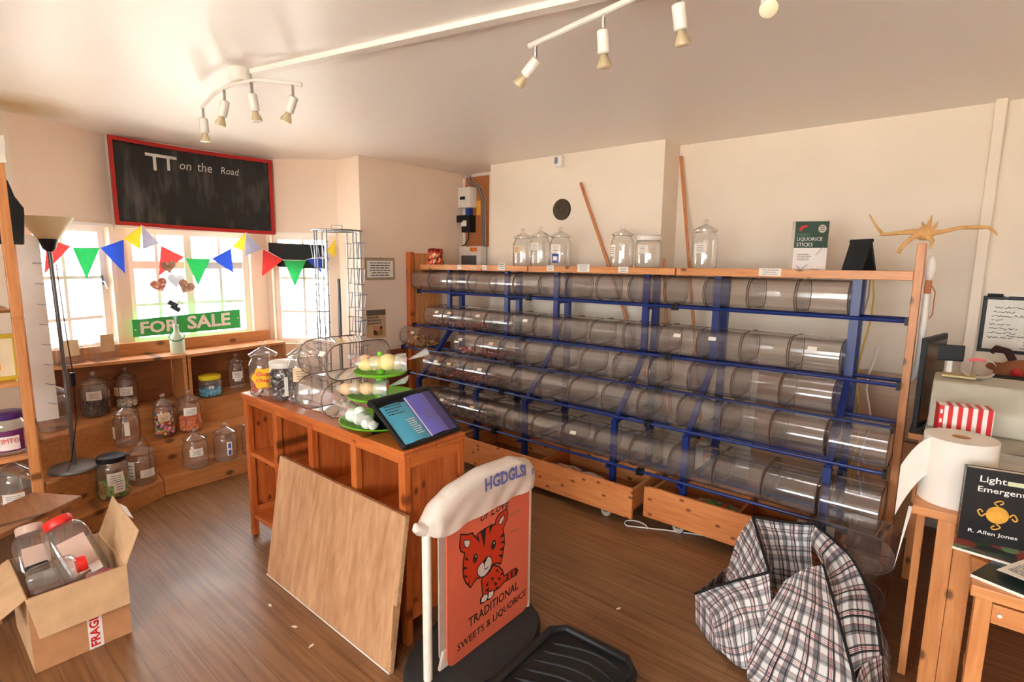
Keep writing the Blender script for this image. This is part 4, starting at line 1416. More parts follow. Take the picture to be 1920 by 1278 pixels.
def bagged(name, label, loc, lumps, tail, rz, tie=True):
    """cellophane bag tied at the neck; lumps = (dx, dy, dz, r, sx, material)"""
    t = thing(name, label, 'bag of sweets', loc, rz, 'cellophane bags on the cake stand')
    L_ = max(l_[0] + l_[3] * l_[4] for l_ in lumps)
    x0 = min(l_[0] - l_[3] * l_[4] for l_ in lumps)
    for i, (dx, dy, dz, r, sx, mk) in enumerate(lumps):
        MB().sphere((dx, dy, dz), r, 14, 10, sx, 1, .9).build('sweet', M[mk], t, True)
    rmax = max(abs(l_[1]) + l_[3] for l_ in lumps) * 1.06
    zc = sum(l_[2] for l_ in lumps) / len(lumps)

    def fn(a, c):
        x = x0 - .008 + (L_ + .02 - x0) * c
        k = math.sin(min(1, c * 1.15) * PI * .5) if c < .5 else max(.12, math.sin(PI * (1 - (c - .5) * .94)))
        ang = a * 2 * PI
        q = rmax * (.25 + .75 * k) * (1 + .06 * math.sin(ang * 5 + c * 9))
        return (x, math.cos(ang) * q, max(.0015, zc + math.sin(ang) * q))
    MB().grid(fn, 18, 12).build('wrap', M['poly'], t, True)
    zt_ = zc + rmax * .25
    MB().tube([(L_ + .012 + .002 * math.sin(a), .011 * math.cos(a), zt_ + .011 * math.sin(a)) for a in [i * PI / 5 for i in range(10)]], .0035, 6, closed=True).build('red_tie', M['red'], t, True)

    def fan(a, c):
        w_ = .010 + tail * .55 * c
        return (L_ + .012 + tail * c, (a - .5) * 2 * w_, zt_ + .012 * math.sin(a * 16) * c + .35 * tail * c)
    MB().grid(fan, 20, 4).build('gathered_top', M['poly'], t, True)
    return t


M['meringue'] = plain('cream_sweet', srgb(232, 214, 150), .6, var=.06)
M['peach'] = plain('peach_sweet', srgb(232, 190, 150), .6, var=.06)
M['mint'] = plain('mint_white', srgb(226, 236, 226), .5, var=.04)
bagged('bag_of_sweets', 'clear bag holding a long cream honeycomb bar on the top plate', (-1.925, 1.375, ZT + .247), [(-.04, 0, .032, .030, 1.3, 'meringue'), (.0, .004, .036, .036, 1.2, 'meringue'), (.05, .0, .040, .041, 1.1, 'meringue'), (.085, .0, .036, .034, .9, 'meringue')], .095, .95)
bagged('bag_of_sweets', 'clear bag of one round peach sweet at the left of the top plate', (-2.02, 1.385, ZT + .248), [(0, 0, .032, .034, 1, 'peach')], .03, 3.9)
bagged('bag_of_sweets', 'clear bag of peach nougat pieces on the middle plate', (-1.985, 1.315, ZT + .143), [(-.045, 0, .028, .030, 1.2, 'peach'), (.0, .008, .030, .031, 1.1, 'peach'), (.045, -.006, .030, .032, 1.1, 'peach'), (.09, 0, .028, .030, 1.0, 'meringue')], .085, .75)
bagged('bag_of_sweets', 'clear bag of white mint balls on the bottom plate', (-1.925, 1.285, ZT + .030), [(-.115, .0, .022, .021, 1, 'mint'), (-.085, .012, .024, .024, 1, 'mint'), (-.05, -.012, .026, .026, 1, 'mint'), (-.02, .012, .030, .029, 1, 'mint'), (.02, -.01, .032, .033, 1, 'mint'), (.045, .012, .032, .033, 1, 'mint'), (.0, .0, .055, .026, 1, 'mint'), (.075, .0, .030, .028, 1, 'mint')], .07, PI - .15)

# ---- brochure holder
bh = thing('brochure_holder', 'black sloping display holder with a blue and purple brochure on the counter end', 'holder', (0, 0, 0))
B0, B1 = Vector((-1.597, 1.262, CZ + .012)), Vector((-1.615, 1.560, CZ + .012))
T0, T1 = Vector((-1.775, 1.248, .984)), Vector((-1.80, 1.555, .984))
nrm = (B1 - B0).cross(T0 - B0).normalized()
if nrm.z < 0:
    nrm = -nrm
q = lambda a, c, h=0: B0.lerp(B1, a).lerp(T0.lerp(T1, a), c) + nrm * h
MB().extr([q(-.03, -.03, -.012), q(1.03, -.03, -.012), q(1.03, 1.02, -.012), q(-.03, 1.02, -.012)], nrm * .012).build('back_plate', M['black'], bh, bevel=.004)
MB().tube([q(-.04, 1.03, -.004), q(1.04, 1.03, -.004)], .016, 12).build('top_roll', M['black'], bh, True)
MB().tube([q(-.03, -.02, .004), q(.5, -.03, .006), q(1.03, -.02, .004)], .009, 10).build('bottom_lip', M['black'], bh, True)
MB().tube([q(-.03, -.02, .004), q(-.03, 1.0, .004)], .007, 8).build('side_lip', M['black'], bh, True)
MB().tube([q(1.03, -.02, .004), q(1.03, 1.0, .004)], .007, 8).build('side_lip', M['black'], bh, True)
MB().extr([T0 + Vector((-.02, .02, -.004)), T1 + Vector((-.02, -.02, -.004)), Vector((-1.86, 1.53, CZ + .001)), Vector((-1.84, 1.28, CZ + .001))], (.008, 0, .003)).build('rear_strut', M['black'], bh)
br = thing('brochure', 'open brochure with turquoise and purple pages in the black holder', 'brochure', (0, 0, 0))
M['turq'] = plain('brochure_turquoise', srgb(76, 164, 196), .4, var=.10, scale=9)
M['purp'] = plain('brochure_purple', srgb(104, 100, 190), .4, var=.08, scale=9)
M['dpurp'] = plain('brochure_dark', srgb(72, 62, 120), .45, var=.06)
MB().grid(lambda a, c: tuple(q(.02 + a * .46, .01 + c * .86, .003 + .010 * math.sin(a * PI))), 8, 1).build('left_page', M['turq'], br, True)
MB().grid(lambda a, c: tuple(q(.48 + a * .40, .02 + c * .93, .003 + .010 * math.sin(a * PI))), 8, 1).build('right_page', M['purp'], br, True)
MB().extr([q(.80, .0, .002), q(1.0, .02, .002), q(1.0, .96, .002), q(.84, .98, .002)], nrm * .003).build('cover', M['dpurp'], br)
MB().extr([q(.47, .0, .0125), q(.486, .0, .0125), q(.486, .93, .0125), q(.47, .9, .0125)], nrm * .001).build('fold', M['paper'], br)
pu, pv = (B1 - B0).normalized(), (T0 - B0).normalized()
print_lines(M['ink'], br, q(.06, .62, .012), pu, pv, .10, .055, 4, seed=31)
print_lines(M['paper'], br, q(.26, .12, .012), pu, pv, .055, .085, 8, seed=32)
print_lines(M['ink_soft'], br, q(.60, .35, .0125), pu, pv, .05, .05, 4, seed=33)

# ------------------------------------------------------------------ plywood sheet leaning on the counter
pb = thing('plywood_sheet', 'scuffed plywood sheet leaning against the counter front', 'board', (0, 0, 0))
p0, p1 = Vector((-2.512, 1.112, .001)), Vector((-1.517, 1.106, .001))
tl = Vector((-2.528, 1.216, .588))
tr_ = Vector((-1.541, 1.214, .590))
nb = (p1 - p0).cross(tl - p0).normalized()
if nb.y > 0:
    nb = -nb
MB().extr([p0, p1, tr_, tl], -nb * .022).build('sheet', M['ply'], pb, bevel=.002)
for a, c in ((p0, p1),):
    MB().extr([a + nb * .0005 + Z * .002, c + nb * .0005 + Z * .002, c + nb * .0005 + Z * .010, a + nb * .0005 + Z * .008], nb * .0015).build('white_edge', M['mat_white'], pb)
MB().extr([p1 + Vector((.0012, 0, .002)), tr_ + Vector((.0012, 0, -.002)), tr_ + Vector((.0012, .018, -.004)), p1 + Vector((.0012, .018, .002))], (.002, 0, 0)).build('ply_edge', M['ply_edge'], pb)
MB().extr([p1 + Vector((.004, .004, .10)), p1 + Vector((.004, .022, .28)), p1 + Vector((.004, .034, .27)), p1 + Vector((.004, .02, .11))], (.004, -.002, 0)).build('splinter', M['ply'], pb)
# tiny scraps of white paper lying on the floor
for i, (x, y) in enumerate(((-2.06, 1.00), (-1.88, .98), (-2.25, 1.01), (-1.05, 2.05))):
    o = MB().extr([(0, 0, .0008), (.022, .006, .0008), (.026, .018, .0008), (.008, .014, .0008)], (0, 0, .0012)).build('paper_scrap', M['mat_white'], None)
    o.location = (x, y, 0)
    o.rotation_euler.z = i * 1.3
    tag(o, ['white paper scrap on the floor below the middle of the plywood', 'white paper scrap on the floor in front of the plywood, nearest the sign', 'white paper scrap on the floor left of the others by the plywood', 'white paper scrap on the floor between sign and rack'][i], 'debris', 'paper scraps on the floor')

# ------------------------------------------------------------------ pavement sign
SX = -1.345
ps = thing('pavement_sign', 'white tube pavement sign with orange tiger panel on a black rubber base', 'sign', (0, 0, 0))
bp = MB().lathe([(.001, 0), (1, 0), (1.0, .5), (.96, .9), (.86, 1), (.001, 1)], n=40)
bp.v = [(SX - .02 + x * .205, 1.425 + y * .335, z * .052) for x, y, z in bp.v]
bp.build('rubber_base', M['rubber'], ps, True)
arc = [(SX, 1.15, .03), (SX, 1.15, .60), (SX, 1.165, .655), (SX, 1.21, .700), (SX, 1.29, .730), (SX, 1.42, .745), (SX, 1.58, .740), (SX, 1.66, .722), (SX, 1.705, .69), (SX, 1.72, .64), (SX, 1.72, .05)]
M['sign_white'] = plain('scuffed_white_enamel', srgb(236, 226, 214), .4, var=.05, scale=30)
MB().tube(arc, .0165, 14).build('tube_frame', M['sign_white'], ps, True)
M['orange'] = plain('panel_orange', srgb(222, 106, 78), .45, var=.06, scale=5)


def rrect(y0, z0, y1, z1, r, n=5):
    P = []
    for cy, cz, a0 in ((y1 - r, z0 + r, -PI / 2), (y1 - r, z1 - r, 0), (y0 + r, z1 - r, PI / 2), (y0 + r, z0 + r, PI)):
        for i in range(n + 1):
            a = a0 + PI / 2 * i / n
            P.append((cy + r * math.cos(a), cz + r * math.sin(a)))
    return P


PX = SX + .020
for dx, nm in ((0, 'panel'), (-.043, 'rear_panel')):
    MB().extr([(PX + dx - .003, y, z) for y, z in rrect(1.225, .055, 1.702, .715, .035)], (.006, 0, 0)).build(nm, M['orange'] if dx == 0 else M['sign_white'], ps)
MB().extr([(SX - .004, 1.20, .055), (SX - .004, 1.30, .055), (SX - .004, 1.26, .12), (SX - .004, 1.22, .12)], (.012, 0, 0)).build('bracket', M['sign_white'], ps)
TIGER_FILL = {'head':[(1.292,0.565),(1.329,0.549),(1.356,0.545),(1.369,0.523),(1.392,0.532),(1.425,0.536),(1.459,0.536),(1.486,0.531),(1.487,0.548),(1.503,0.563),(1.528,0.568),(1.553,0.573),(1.56,0.545),(1.554,0.522),(1.539,0.503),(1.531,0.493),(1.539,0.463),(1.542,0.429),(1.535,0.396),(1.528,0.37),(1.52,0.346),(1.495,0.361),(1.47,0.366),(1.455,0.352),(1.436,0.339),(1.398,0.343),(1.379,0.348),(1.361,0.339),(1.345,0.328),(1.32,0.359),(1.307,0.389),(1.305,0.424),(1.307,0.453),(1.314,0.482),(1.294,0.498),(1.287,0.518),(1.29,0.543)],'body':[(1.409,0.335),(1.455,0.344),(1.475,0.361),(1.505,0.343),(1.531,0.313),(1.542,0.282),(1.584,0.285),(1.617,0.283),(1.631,0.267),(1.623,0.252),(1.579,0.253),(1.545,0.255),(1.516,0.246),(1.481,0.245),(1.476,0.233),(1.456,0.225),(1.441,0.227),(1.436,0.233),(1.417,0.228),(1.403,0.23),(1.4,0.249),(1.412,0.261),(1.41,0.295),(1.406,0.325)],'w1':[(1.309,0.534),(1.34,0.524),(1.342,0.512),(1.334,0.498),(1.32,0.5),(1.312,0.514)],'w2':[(1.538,0.552),(1.536,0.536),(1.523,0.52),(1.508,0.518),(1.504,0.531),(1.513,0.543)],'muzzle':[(1.445,0.413),(1.462,0.398),(1.465,0.376),(1.455,0.355),(1.436,0.343),(1.417,0.339),(1.398,0.346),(1.384,0.363),(1.381,0.382),(1.39,0.395),(1.412,0.403),(1.431,0.412)],'p1':[(1.403,0.234),(1.405,0.251),(1.422,0.26),(1.439,0.255),(1.444,0.238),(1.429,0.229),(1.412,0.231)],'p2':[(1.448,0.258),(1.476,0.251),(1.476,0.233),(1.459,0.225),(1.441,0.23),(1.446,0.244)]}
TIGER_DARK = [[(1.412,0.405),(1.435,0.412),(1.443,0.412),(1.431,0.398),(1.423,0.391),(1.414,0.395)],[(1.372,0.517),(1.385,0.523),(1.397,0.486)],[(1.399,0.533),(1.43,0.535),(1.421,0.458)],[(1.451,0.533),(1.471,0.533),(1.449,0.503)],[(1.32,0.467),(1.336,0.443),(1.314,0.452)],[(1.309,0.43),(1.333,0.414),(1.307,0.416)],[(1.311,0.394),(1.331,0.383),(1.316,0.38)],[(1.342,0.365),(1.329,0.348),(1.336,0.338)],[(1.532,0.477),(1.537,0.459),(1.509,0.461)],[(1.537,0.442),(1.537,0.429),(1.512,0.44)],[(1.535,0.414),(1.533,0.399),(1.507,0.413)],[(1.53,0.383),(1.525,0.371),(1.499,0.393)],[(1.429,0.296),(1.446,0.306),(1.443,0.285)],[(1.426,0.276),(1.451,0.278),(1.446,0.259)],[(1.46,0.313),(1.48,0.309),(1.47,0.294)],[(1.485,0.331),(1.5,0.335),(1.505,0.318)],[(1.516,0.309),(1.534,0.301),(1.526,0.29)],[(1.506,0.296),(1.526,0.275),(1.501,0.285)],[(1.48,0.289),(1.501,0.269),(1.483,0.266)],[(1.486,0.257),(1.501,0.257),(1.496,0.245)],[(1.558,0.282),(1.568,0.279),(1.566,0.258),(1.555,0.259)],[(1.584,0.281),(1.595,0.28),(1.594,0.256),(1.585,0.257)],[(1.611,0.282),(1.625,0.272),(1.62,0.253),(1.609,0.257)],[(1.419,0.393),(1.426,0.39),(1.422,0.37),(1.436,0.368),(1.443,0.371),(1.445,0.367),(1.436,0.363),(1.421,0.366)],[(1.382,0.432),(1.383,0.44),(1.381,0.448),(1.377,0.454),(1.371,0.456),(1.365,0.455),(1.36,0.45),(1.357,0.443),(1.357,0.434),(1.358,0.426),(1.362,0.42),(1.368,0.418),(1.374,0.419),(1.379,0.424)],[(1.487,0.443),(1.488,0.452),(1.486,0.46),(1.482,0.466),(1.476,0.469),(1.469,0.467),(1.464,0.462),(1.461,0.454),(1.46,0.445),(1.462,0.437),(1.466,0.431),(1.472,0.428),(1.479,0.43),(1.484,0.435)]]
TIGER_GLINT = [[(1.369,0.448),(1.374,0.447),(1.375,0.44),(1.37,0.441)],[(1.473,0.46),(1.479,0.459),(1.48,0.451),(1.474,0.452)]]
M['tiger_orange'] = plain('print_orange', srgb(206, 54, 24), .45, var=.05)
M['tiger_black'] = plain('print_black', srgb(52, 36, 34), .5)
M['tiger_white'] = plain('print_white', srgb(222, 210, 200), .5)
px = PX + .0032
LY = 0
tg = None


def poly_print(name, polys, m, lift, parent, kind=None):
    b = MB()
    for P in polys:
        tri = geometry.tessellate_polygon([[Vector((0, y, z)) for y, z in P]])
        vs = [(px + lift, y, z) for y, z in P]
        fs = []
        for a, c, d in tri:
            y0_, z0_ = P[a]
            y1_, z1_ = P[c]
            y2_, z2_ = P[d]
            s_ = (y1_ - y0_) * (z2_ - z0_) - (y2_ - y0_) * (z1_ - z0_)
            fs.append((a, c, d) if s_ > 0 else (a, d, c))
        b.add(vs, fs)
    o = b.build(name, m, parent)
    if kind:
        o['kind'] = kind
    return o


panel = [c for c in ps.children if c.name.startswith('panel')][0]
poly_print('tiger_body', [TIGER_FILL['body']], M['tiger_orange'], .0003, panel)
b = MB()
stroke(b, [(px + .0006, y, z) for y, z in TIGER_FILL['body'] + TIGER_FILL['body'][:1]], .0055, (1, 0, 0))
b.build('tiger_outline', M['tiger_black'], panel)['kind'] = 'stuff'
poly_print('tiger_head', [TIGER_FILL['head']], M['tiger_orange'], .0008, panel)
b = MB()
stroke(b, [(px + .0011, y, z) for y, z in TIGER_FILL['head'] + TIGER_FILL['head'][:1]], .0055, (1, 0, 0))
for k in ('w1', 'w2', 'muzzle', 'p1', 'p2'):
    stroke(b, [(px + .0016, y, z) for y, z in TIGER_FILL[k] + TIGER_FILL[k][:1]], .0035, (1, 0, 0))
b.build('tiger_outline', M['tiger_black'], panel)['kind'] = 'stuff'
poly_print('tiger_white', [TIGER_FILL[k] for k in ('w1', 'w2', 'muzzle', 'p1', 'p2')], M['tiger_white'], .0013, panel, 'stuff')
poly_print('tiger_stripes', TIGER_DARK, M['tiger_black'], .0018, panel, 'stuff')
poly_print('tiger_glints', TIGER_GLINT, M['tiger_white'], .0021, panel, 'stuff')
text('TRADITIONAL', M['tiger_black'], panel, (px, 1.335, .163), (0, 1, .06), (0, 0, 1), .30, .040, .0005, bold=.012)
text('SWEETS & LIQUORICE', M['tiger_black'], panel, (px, 1.275, .092), (0, 1, .07), (0, 0, 1), .415, .036, .0005, bold=.012)
text('of Love', M['tiger_black'], panel, (px, 1.40, .572), (0, 1, .03), (0, 0, 1), .17, .045, .0005, shear=.35)
for y_, z_, w_, h_ in ((1.575, .53, .09, .012), (1.58, .45, .06, .012), (1.60, .33, .02, .012)):
    print_lines(M['ink_soft'], panel, (px, y_, z_), (0, 1, 0), (0, 0, 1), w_, h_, 1, seed=int(y_ * 100))

# plastic carrier bag pulled over the top of the sign
cbg = thing('carrier_bag', 'thin white plastic carrier bag with blue lettering pulled over the sign top', 'plastic bag', (0, 0, 0))
m_, nt_, p_ = new_mat('carrier_plastic')
p_.inputs['Base Color'].default_value = srgb(236, 226, 216)
p_.inputs['Roughness'].default_value = .38
p_.inputs['Alpha'].default_value = .76
nz_ = N(nt_, 'ShaderNodeTexNoise', i_Scale=16.0, i_Detail=3.0)
tc_ = N(nt_, 'ShaderNodeTexCoord')
nt_.links.new(tc_.outputs['Object'], nz_.inputs['Vector'])
bb_ = N(nt_, 'ShaderNodeBump', i_Strength=.35, i_Distance=.01)
nt_.links.new(nz_.outputs['Fac'], bb_.inputs['Height'])
nt_.links.new(bb_.outputs[0], p_.inputs['Normal'])
M['carrier'] = m_
topz = [(1.118, .662), (1.145, .684), (1.20, .726), (1.275, .758), (1.42, .780), (1.60, .774), (1.69, .745), (1.73, .70), (1.748, .652)]
hemz = [(1.118, .640), (1.145, .618), (1.20, .606), (1.275, .612), (1.42, .622), (1.60, .622), (1.69, .628), (1.73, .632), (1.748, .635)]


def interp(tab, y):
    for (a, za), (c, zb) in zip(tab, tab[1:]):
        if y <= c:
            k = (y - a) / (c - a)
            k = k * k * (3 - 2 * k) * .4 + k * .6
            return za + (zb - za) * k
    return tab[-1][1]


def bagfn(a, c):
    y = 1.118 + a * .63
    zt_, zh = interp(topz, y), interp(hemz, y)
    edge = min(1, min(a, 1 - a) * 7 + .35)
    half = .046 * edge
    s = c * 2 - 1                      # -1 back hem .. 0 top .. 1 front hem
    if abs(s) < .25:
        x = half * math.sin(s / .25 * PI / 2)
        z = zt_ - half * .8 * (1 - math.cos(s / .25 * PI / 2))
    else:
        k = (abs(s) - .25) / .75
        x = math.copysign(half * (1 + .15 * k), s)
        z = zt_ - half * .8 + (zh - zt_ + half * .8) * k
        x += (.006 * math.sin(y * 23 + z * 41) + .005 * math.sin(y * 51 - z * 63 + 1.3)) * k * (.4 + .6 * abs(math.sin(y * 9)))
    return (SX + .002 + x, y, z)


MB().grid(bagfn, 44, 24).build('sheet', M['carrier'], cbg, True)
MB().tube([(SX + .005, 1.13, .645), (SX + .008, 1.112, .65), (SX + .01, 1.10, .66), (SX + .008, 1.094, .675)], [.028, .022, .018, .006], 9).build('gathered_end', M['carrier'], cbg, True)
M['bag_ink'] = plain('bag_ink', srgb(104, 108, 176), .5)
o1_ = text('HGDGLSI', M['bag_ink'], cbg, (0, 0, 0), (1, 0, 0), (0, 1, 0), .245, .055, 0, bold=.035)
o2_ = text('n', M['bag_ink'], cbg, (.285, 0, 0), (1, 0, 0), (0, 1, 0), .03, .045, 0)
for v_ in list(o1_.data.vertices) + list(o2_.data.vertices):
    x, y = v_.co.x, v_.co.y
    a = (1.395 + x - 1.118) / .63
    X_, Y_, Z_ = bagfn(a, .5 + .10 + (1 - y / .055) * .155)
    v_.co = (X_ + .0035, Y_, Z_ + .0025)

# ------------------------------------------------------------------ black plastic crate lid on the floor
M['black_rib'] = plain('black_plastic_worn', srgb(34, 34, 36), .6, spec=.35)
tr = thing('ribbed_tray', 'black ribbed plastic crate lid lying on the floor beside the sign', 'crate lid', (-1.125, 1.03, 0), .03)
TW, TL, TH = .385, .64, .10
MB().extr([(x, y, .004) for x, y in [(.03, .0), (TW - .03, 0), (TW, .03), (TW, TL - .05), (TW - .05, TL), (.05, TL), (0, TL - .05), (0, .03)]], (0, 0, TH - .02)).build('body', M['black'], tr, bevel=.012)
MB().tube([(.012, .06, TH - .006), (.012, TL - .06, TH - .006), (.06, TL - .012, TH - .006), (TW - .06, TL - .012, TH - .006), (TW - .012, TL - .06, TH - .006), (TW - .012, .06, TH - .006), (TW - .06, .012, TH - .006), (.06, .012, TH - .006)], .016, 10, closed=True).build('rim', M['black'], tr, True)
for k in range(9):
    y = .10 + k * .058
    MB().tube([(.05 + (TW - .10) * i / 10, y + .035 * math.sin(i / 10 * 3.4 - .6) - .012, TH - .015) for i in range(11)], [.001] + [.0055] * 9 + [.001], 8).build('rib', M['black_rib'], tr, True)

# ------------------------------------------------------------------ checked laundry bag
lb = thing('checked_bag', 'collapsed red black and white checked laundry bag on the floor by the rack', 'bag', (0, 0, 0))


def tartan():
    m, nt, p = new_mat('checked_weave')
    L = nt.links.new
    uv = N(nt, 'ShaderNodeUVMap')
    sp_ = N(nt, 'ShaderNodeSeparateXYZ')
    L(uv.outputs[0], sp_.inputs[0])
    W_ = srgb(236, 236, 236)
    K_ = srgb(34, 32, 36)
    R__ = srgb(190, 80, 78)
    G_ = srgb(150, 150, 154)
    stops = [(0, W_), (.17, G_), (.20, K_), (.235, W_), (.26, R__), (.285, W_), (.31, R__), (.335, W_), (.36, K_), (.42, G_), (.45, W_), (.62, R__), (.64, G_), (.80, K_), (.83, G_), (.90, W_)]
    outs = []
    for i, fq in ((0, 1.0), (1, 1.0)):
        ml = N(nt, 'ShaderNodeMath', operation='FRACT')
        L(sp_.outputs[i], ml.inputs[0])
        r = ramp(nt, stops, 'CONSTANT')
        L(ml.outputs[0], r.inputs[0])
        outs.append(r.outputs[0])
    mx = N(nt, 'ShaderNodeMix', data_type='RGBA', blend_type='MULTIPLY')
    # over-and-under weave: small checker decides which yarn lies on top
    ck = N(nt, 'ShaderNodeTexChecker', i_Scale=60.0)
    L(uv.outputs[0], ck.inputs['Vector'])
    md = N(nt, 'ShaderNodeMath', operation='MULTIPLY_ADD')
    md.inputs[1].default_value = .3
    md.inputs[2].default_value = .65
    L(ck.outputs['Fac'], md.inputs[0])
    L(md.outputs[0], mx.inputs[0])
    L(outs[0], mx.inputs[6])
    L(outs[1], mx.inputs[7])
    L(mx.outputs[2], p.inputs['Base Color'])
    p.inputs['Roughness'].default_value = .45
    return m


M['tartan'] = tartan()


def panel_mesh(name, quads, nu, nv, m, parent, rep, crump=.012, seed=0, uvo=(0, 0), ang=0):
    """soft cloth panel through a grid of control points (rows of 3-D points), with uv"""
    rows = [[Vector(p) for p in r] for r in quads]
    R_n, C_n = len(rows), len(rows[0])

    def cat(P, t):
        n = len(P) - 1
        i = min(int(t * n), n - 1)
        f = t * n - i
        p0, p1, p2, p3 = P[max(i - 1, 0)], P[i], P[i + 1], P[min(i + 2, n)]
        return .5 * ((2 * p1) + (p2 - p0) * f + (2 * p0 - 5 * p1 + 4 * p2 - p3) * f * f + (3 * p1 - p0 - 3 * p2 + p3) * f ** 3)

    rd = random.Random(seed)
    ph = [rd.uniform(0, 6) for _ in range(6)]

    def fn(a, c):
        col = [cat(r, a) for r in rows]
        p = cat(col, c)
        e = math.sin(PI * a) ** .5 * math.sin(PI * c) ** .5 if 0 < a < 1 and 0 < c < 1 else 0
        d = crump * e * (math.sin(a * 17 + c * 5 + ph[0]) * .5 + math.sin(a * 7 - c * 19 + ph[1]) * .5 + .6 * math.sin((a + c) * 27 + ph[2]) * .4)
        return Vector((p.x + d * .6, p.y - d * .5, max(.004, p.z + d * .7)))
    b = MB().grid(lambda a, c: tuple(fn(a, c)), nu, nv)
    me = b.mesh(name, m, True)
    ul = me.uv_layers.new(name='UVMap')
    for poly in me.polygons:
        for li in poly.loop_indices:
            vi = me.loops[li].vertex_index
            i, j = vi % (nu + 1), vi // (nu + 1)
            x, y = i / nu * rep[0] * 1.7, j / nv * rep[1] * 1.7
            ul.data[li].uv = (uvo[0] + x * math.cos(ang) - y * math.sin(ang), uvo[1] + x * math.sin(ang) + y * math.cos(ang))
    return obj(name, me, parent), [fn(i / 20, 0) for i in range(21)], [fn(i / 20, 1) for i in range(21)], [fn(0, i / 20) for i in range(21)], [fn(1, i / 20) for i in range(21)]


def piping(pts, r=.006):
    MB().tube([tuple(p) for p in pts], r, 6).build('piping', M['black_matt'], lb, True)


# corner points of the collapsed bag
a_ = Vector((-.595, 2.52, .40))      # back left peak
b_ = Vector((-.36, 2.63, .40))       # back right
c_ = Vector((-.20, 2.50, .36))       # right shoulder
d_ = Vector((-.435, 2.20, .335))     # inner left fold
e_ = Vector((-.275, 2.36, .36))      # front flap peak
l0 = Vector((-.725, 2.20, .115))     # left lower corner
l1 = Vector((-.60, 2.20, .22))
f0 = Vector((-.46, 2.00, .02))
f1 = Vector((-.20, 1.93, .02))
g0 = Vector((-.035, 2.20, .02))
g1 = Vector((-.03, 2.60, .03))
h0 = Vector((-.64, 2.62, .02))
rep = (3.0, 2.4)
# left wall leaning out
o, _, _, _, e1 = panel_mesh('left_side', [[l1 + Vector((-.03, .1, -.02)), (a_ + l1) / 2 + Vector((-.02, .03, .03)), a_], [l1, (d_ + l1) / 2 + Vector((0, .0, -.012)), d_ + Vector((0, .0, .0))]], 16, 12, M['tartan'], lb, (2.4, 1.5), .008, 2, (.1, .2), .35)
piping(e1)
# front left wall
o, t0_, _, _, _ = panel_mesh('front_left', [[l0, l1 + Vector((.0, -.01, 0)), d_], [(l0 + f0) / 2 + Vector((-.03, .02, .03)), Vector((-.52, 2.09, .19)), Vector((-.40, 2.13, .20))], [f0 + Vector((-.12, .06, 0)), f0, Vector((-.36, 2.05, .05))]], 18, 14, M['tartan'], lb, (2.6, 2.0), .012, 3, (.4, .1), .2)
piping(t0_)
# outer skirt at the left
panel_mesh('left_skirt', [[l0, l0 + Vector((.02, .16, .0)), h0 + Vector((-.03, 0, .1))], [Vector((-.70, 2.16, .008)), Vector((-.71, 2.32, .008)), h0]], 10, 6, M['tartan'], lb, (1.6, .7), .006, 4)
panel_mesh('left_hem', [[l0, (l0 + f0) / 2 + Vector((-.03, .02, .03)), f0 + Vector((-.12, .06, 0))], [Vector((-.70, 2.16, .006)), Vector((-.60, 2.07, .006)), f0 + Vector((-.10, .05, -.012))]], 10, 5, M['tartan'], lb, (1.6, .5), .005, 5)
# back wall
o, t0_, _, _, _ = panel_mesh('back_side', [[a_, (a_ + b_) / 2 + Vector((0, .01, -.01)), b_], [a_ + Vector((.06, -.01, -.13)), (a_ + b_) / 2 + Vector((.03, 0, -.13)), b_ + Vector((.0, -.02, -.12))], [Vector((-.50, 2.50, .10)), Vector((-.40, 2.54, .08)), Vector((-.31, 2.55, .09))]], 16, 12, M['tartan'], lb, (2.0, 2.2), .008, 6, (.2, .5))
piping(t0_)
# right wall
o, t0_, _, _, _ = panel_mesh('right_side', [[b_, c_, Vector((-.10, 2.36, .27)), Vector((-.045, 2.20, .17))], [b_ + Vector((.0, -.05, -.06)), c_ + Vector((-.03, -.07, -.05)), Vector((-.16, 2.28, .27)), Vector((-.09, 2.12, .16))], [e_ + Vector((.0, .05, -.04)), e_ + Vector((.03, -.02, -.05)), Vector((-.20, 2.20, .24)), Vector((-.13, 2.05, .12))]], 20, 12, M['tartan'], lb, (3.2, 1.4), .010, 7, (.3, .3), -.2)
piping(t0_)
panel_mesh('right_skirt', [[b_, c_, Vector((-.10, 2.36, .27)), Vector((-.045, 2.20, .17))], [Vector((-.22, 2.68, .02)), Vector((-.05, 2.55, .02)), Vector((-.02, 2.38, .02)), Vector((-.015, 2.2, .02))]], 18, 10, M['tartan'], lb, (3.2, 1.6), .010, 8)
# big front flap
o, _, _, e0_, e1_ = panel_mesh('front_flap', [[d_ + Vector((.05, .02, -.03)), (d_ + e_) / 2 + Vector((.02, -.0, .0)), e_], [Vector((-.42, 2.09, .19)), Vector((-.30, 2.12, .25)), Vector((-.20, 2.22, .27))], [f0 + Vector((.02, .02, .03)), Vector((-.26, 1.98, .11)), Vector((-.10, 2.03, .14))], [f0 + Vector((.03, -.03, -.01)), f1 + Vector((0, -.03, .0)), Vector((-.05, 1.95, .03))]], 20, 18, M['tartan'], lb, (2.6, 3.0), .010, 9, (.05, .15), -.35)
piping(e1_)
panel_mesh('right_gusset', [[Vector((-.045, 2.20, .17)), Vector((-.09, 2.12, .16)), Vector((-.10, 2.03, .14))], [g0 + Vector((.01, 0, -.01)), Vector((-.03, 2.07, .01)), Vector((-.05, 1.95, .03))]], 8, 8, M['tartan'], lb, (1.4, 1.0), .004, 10)
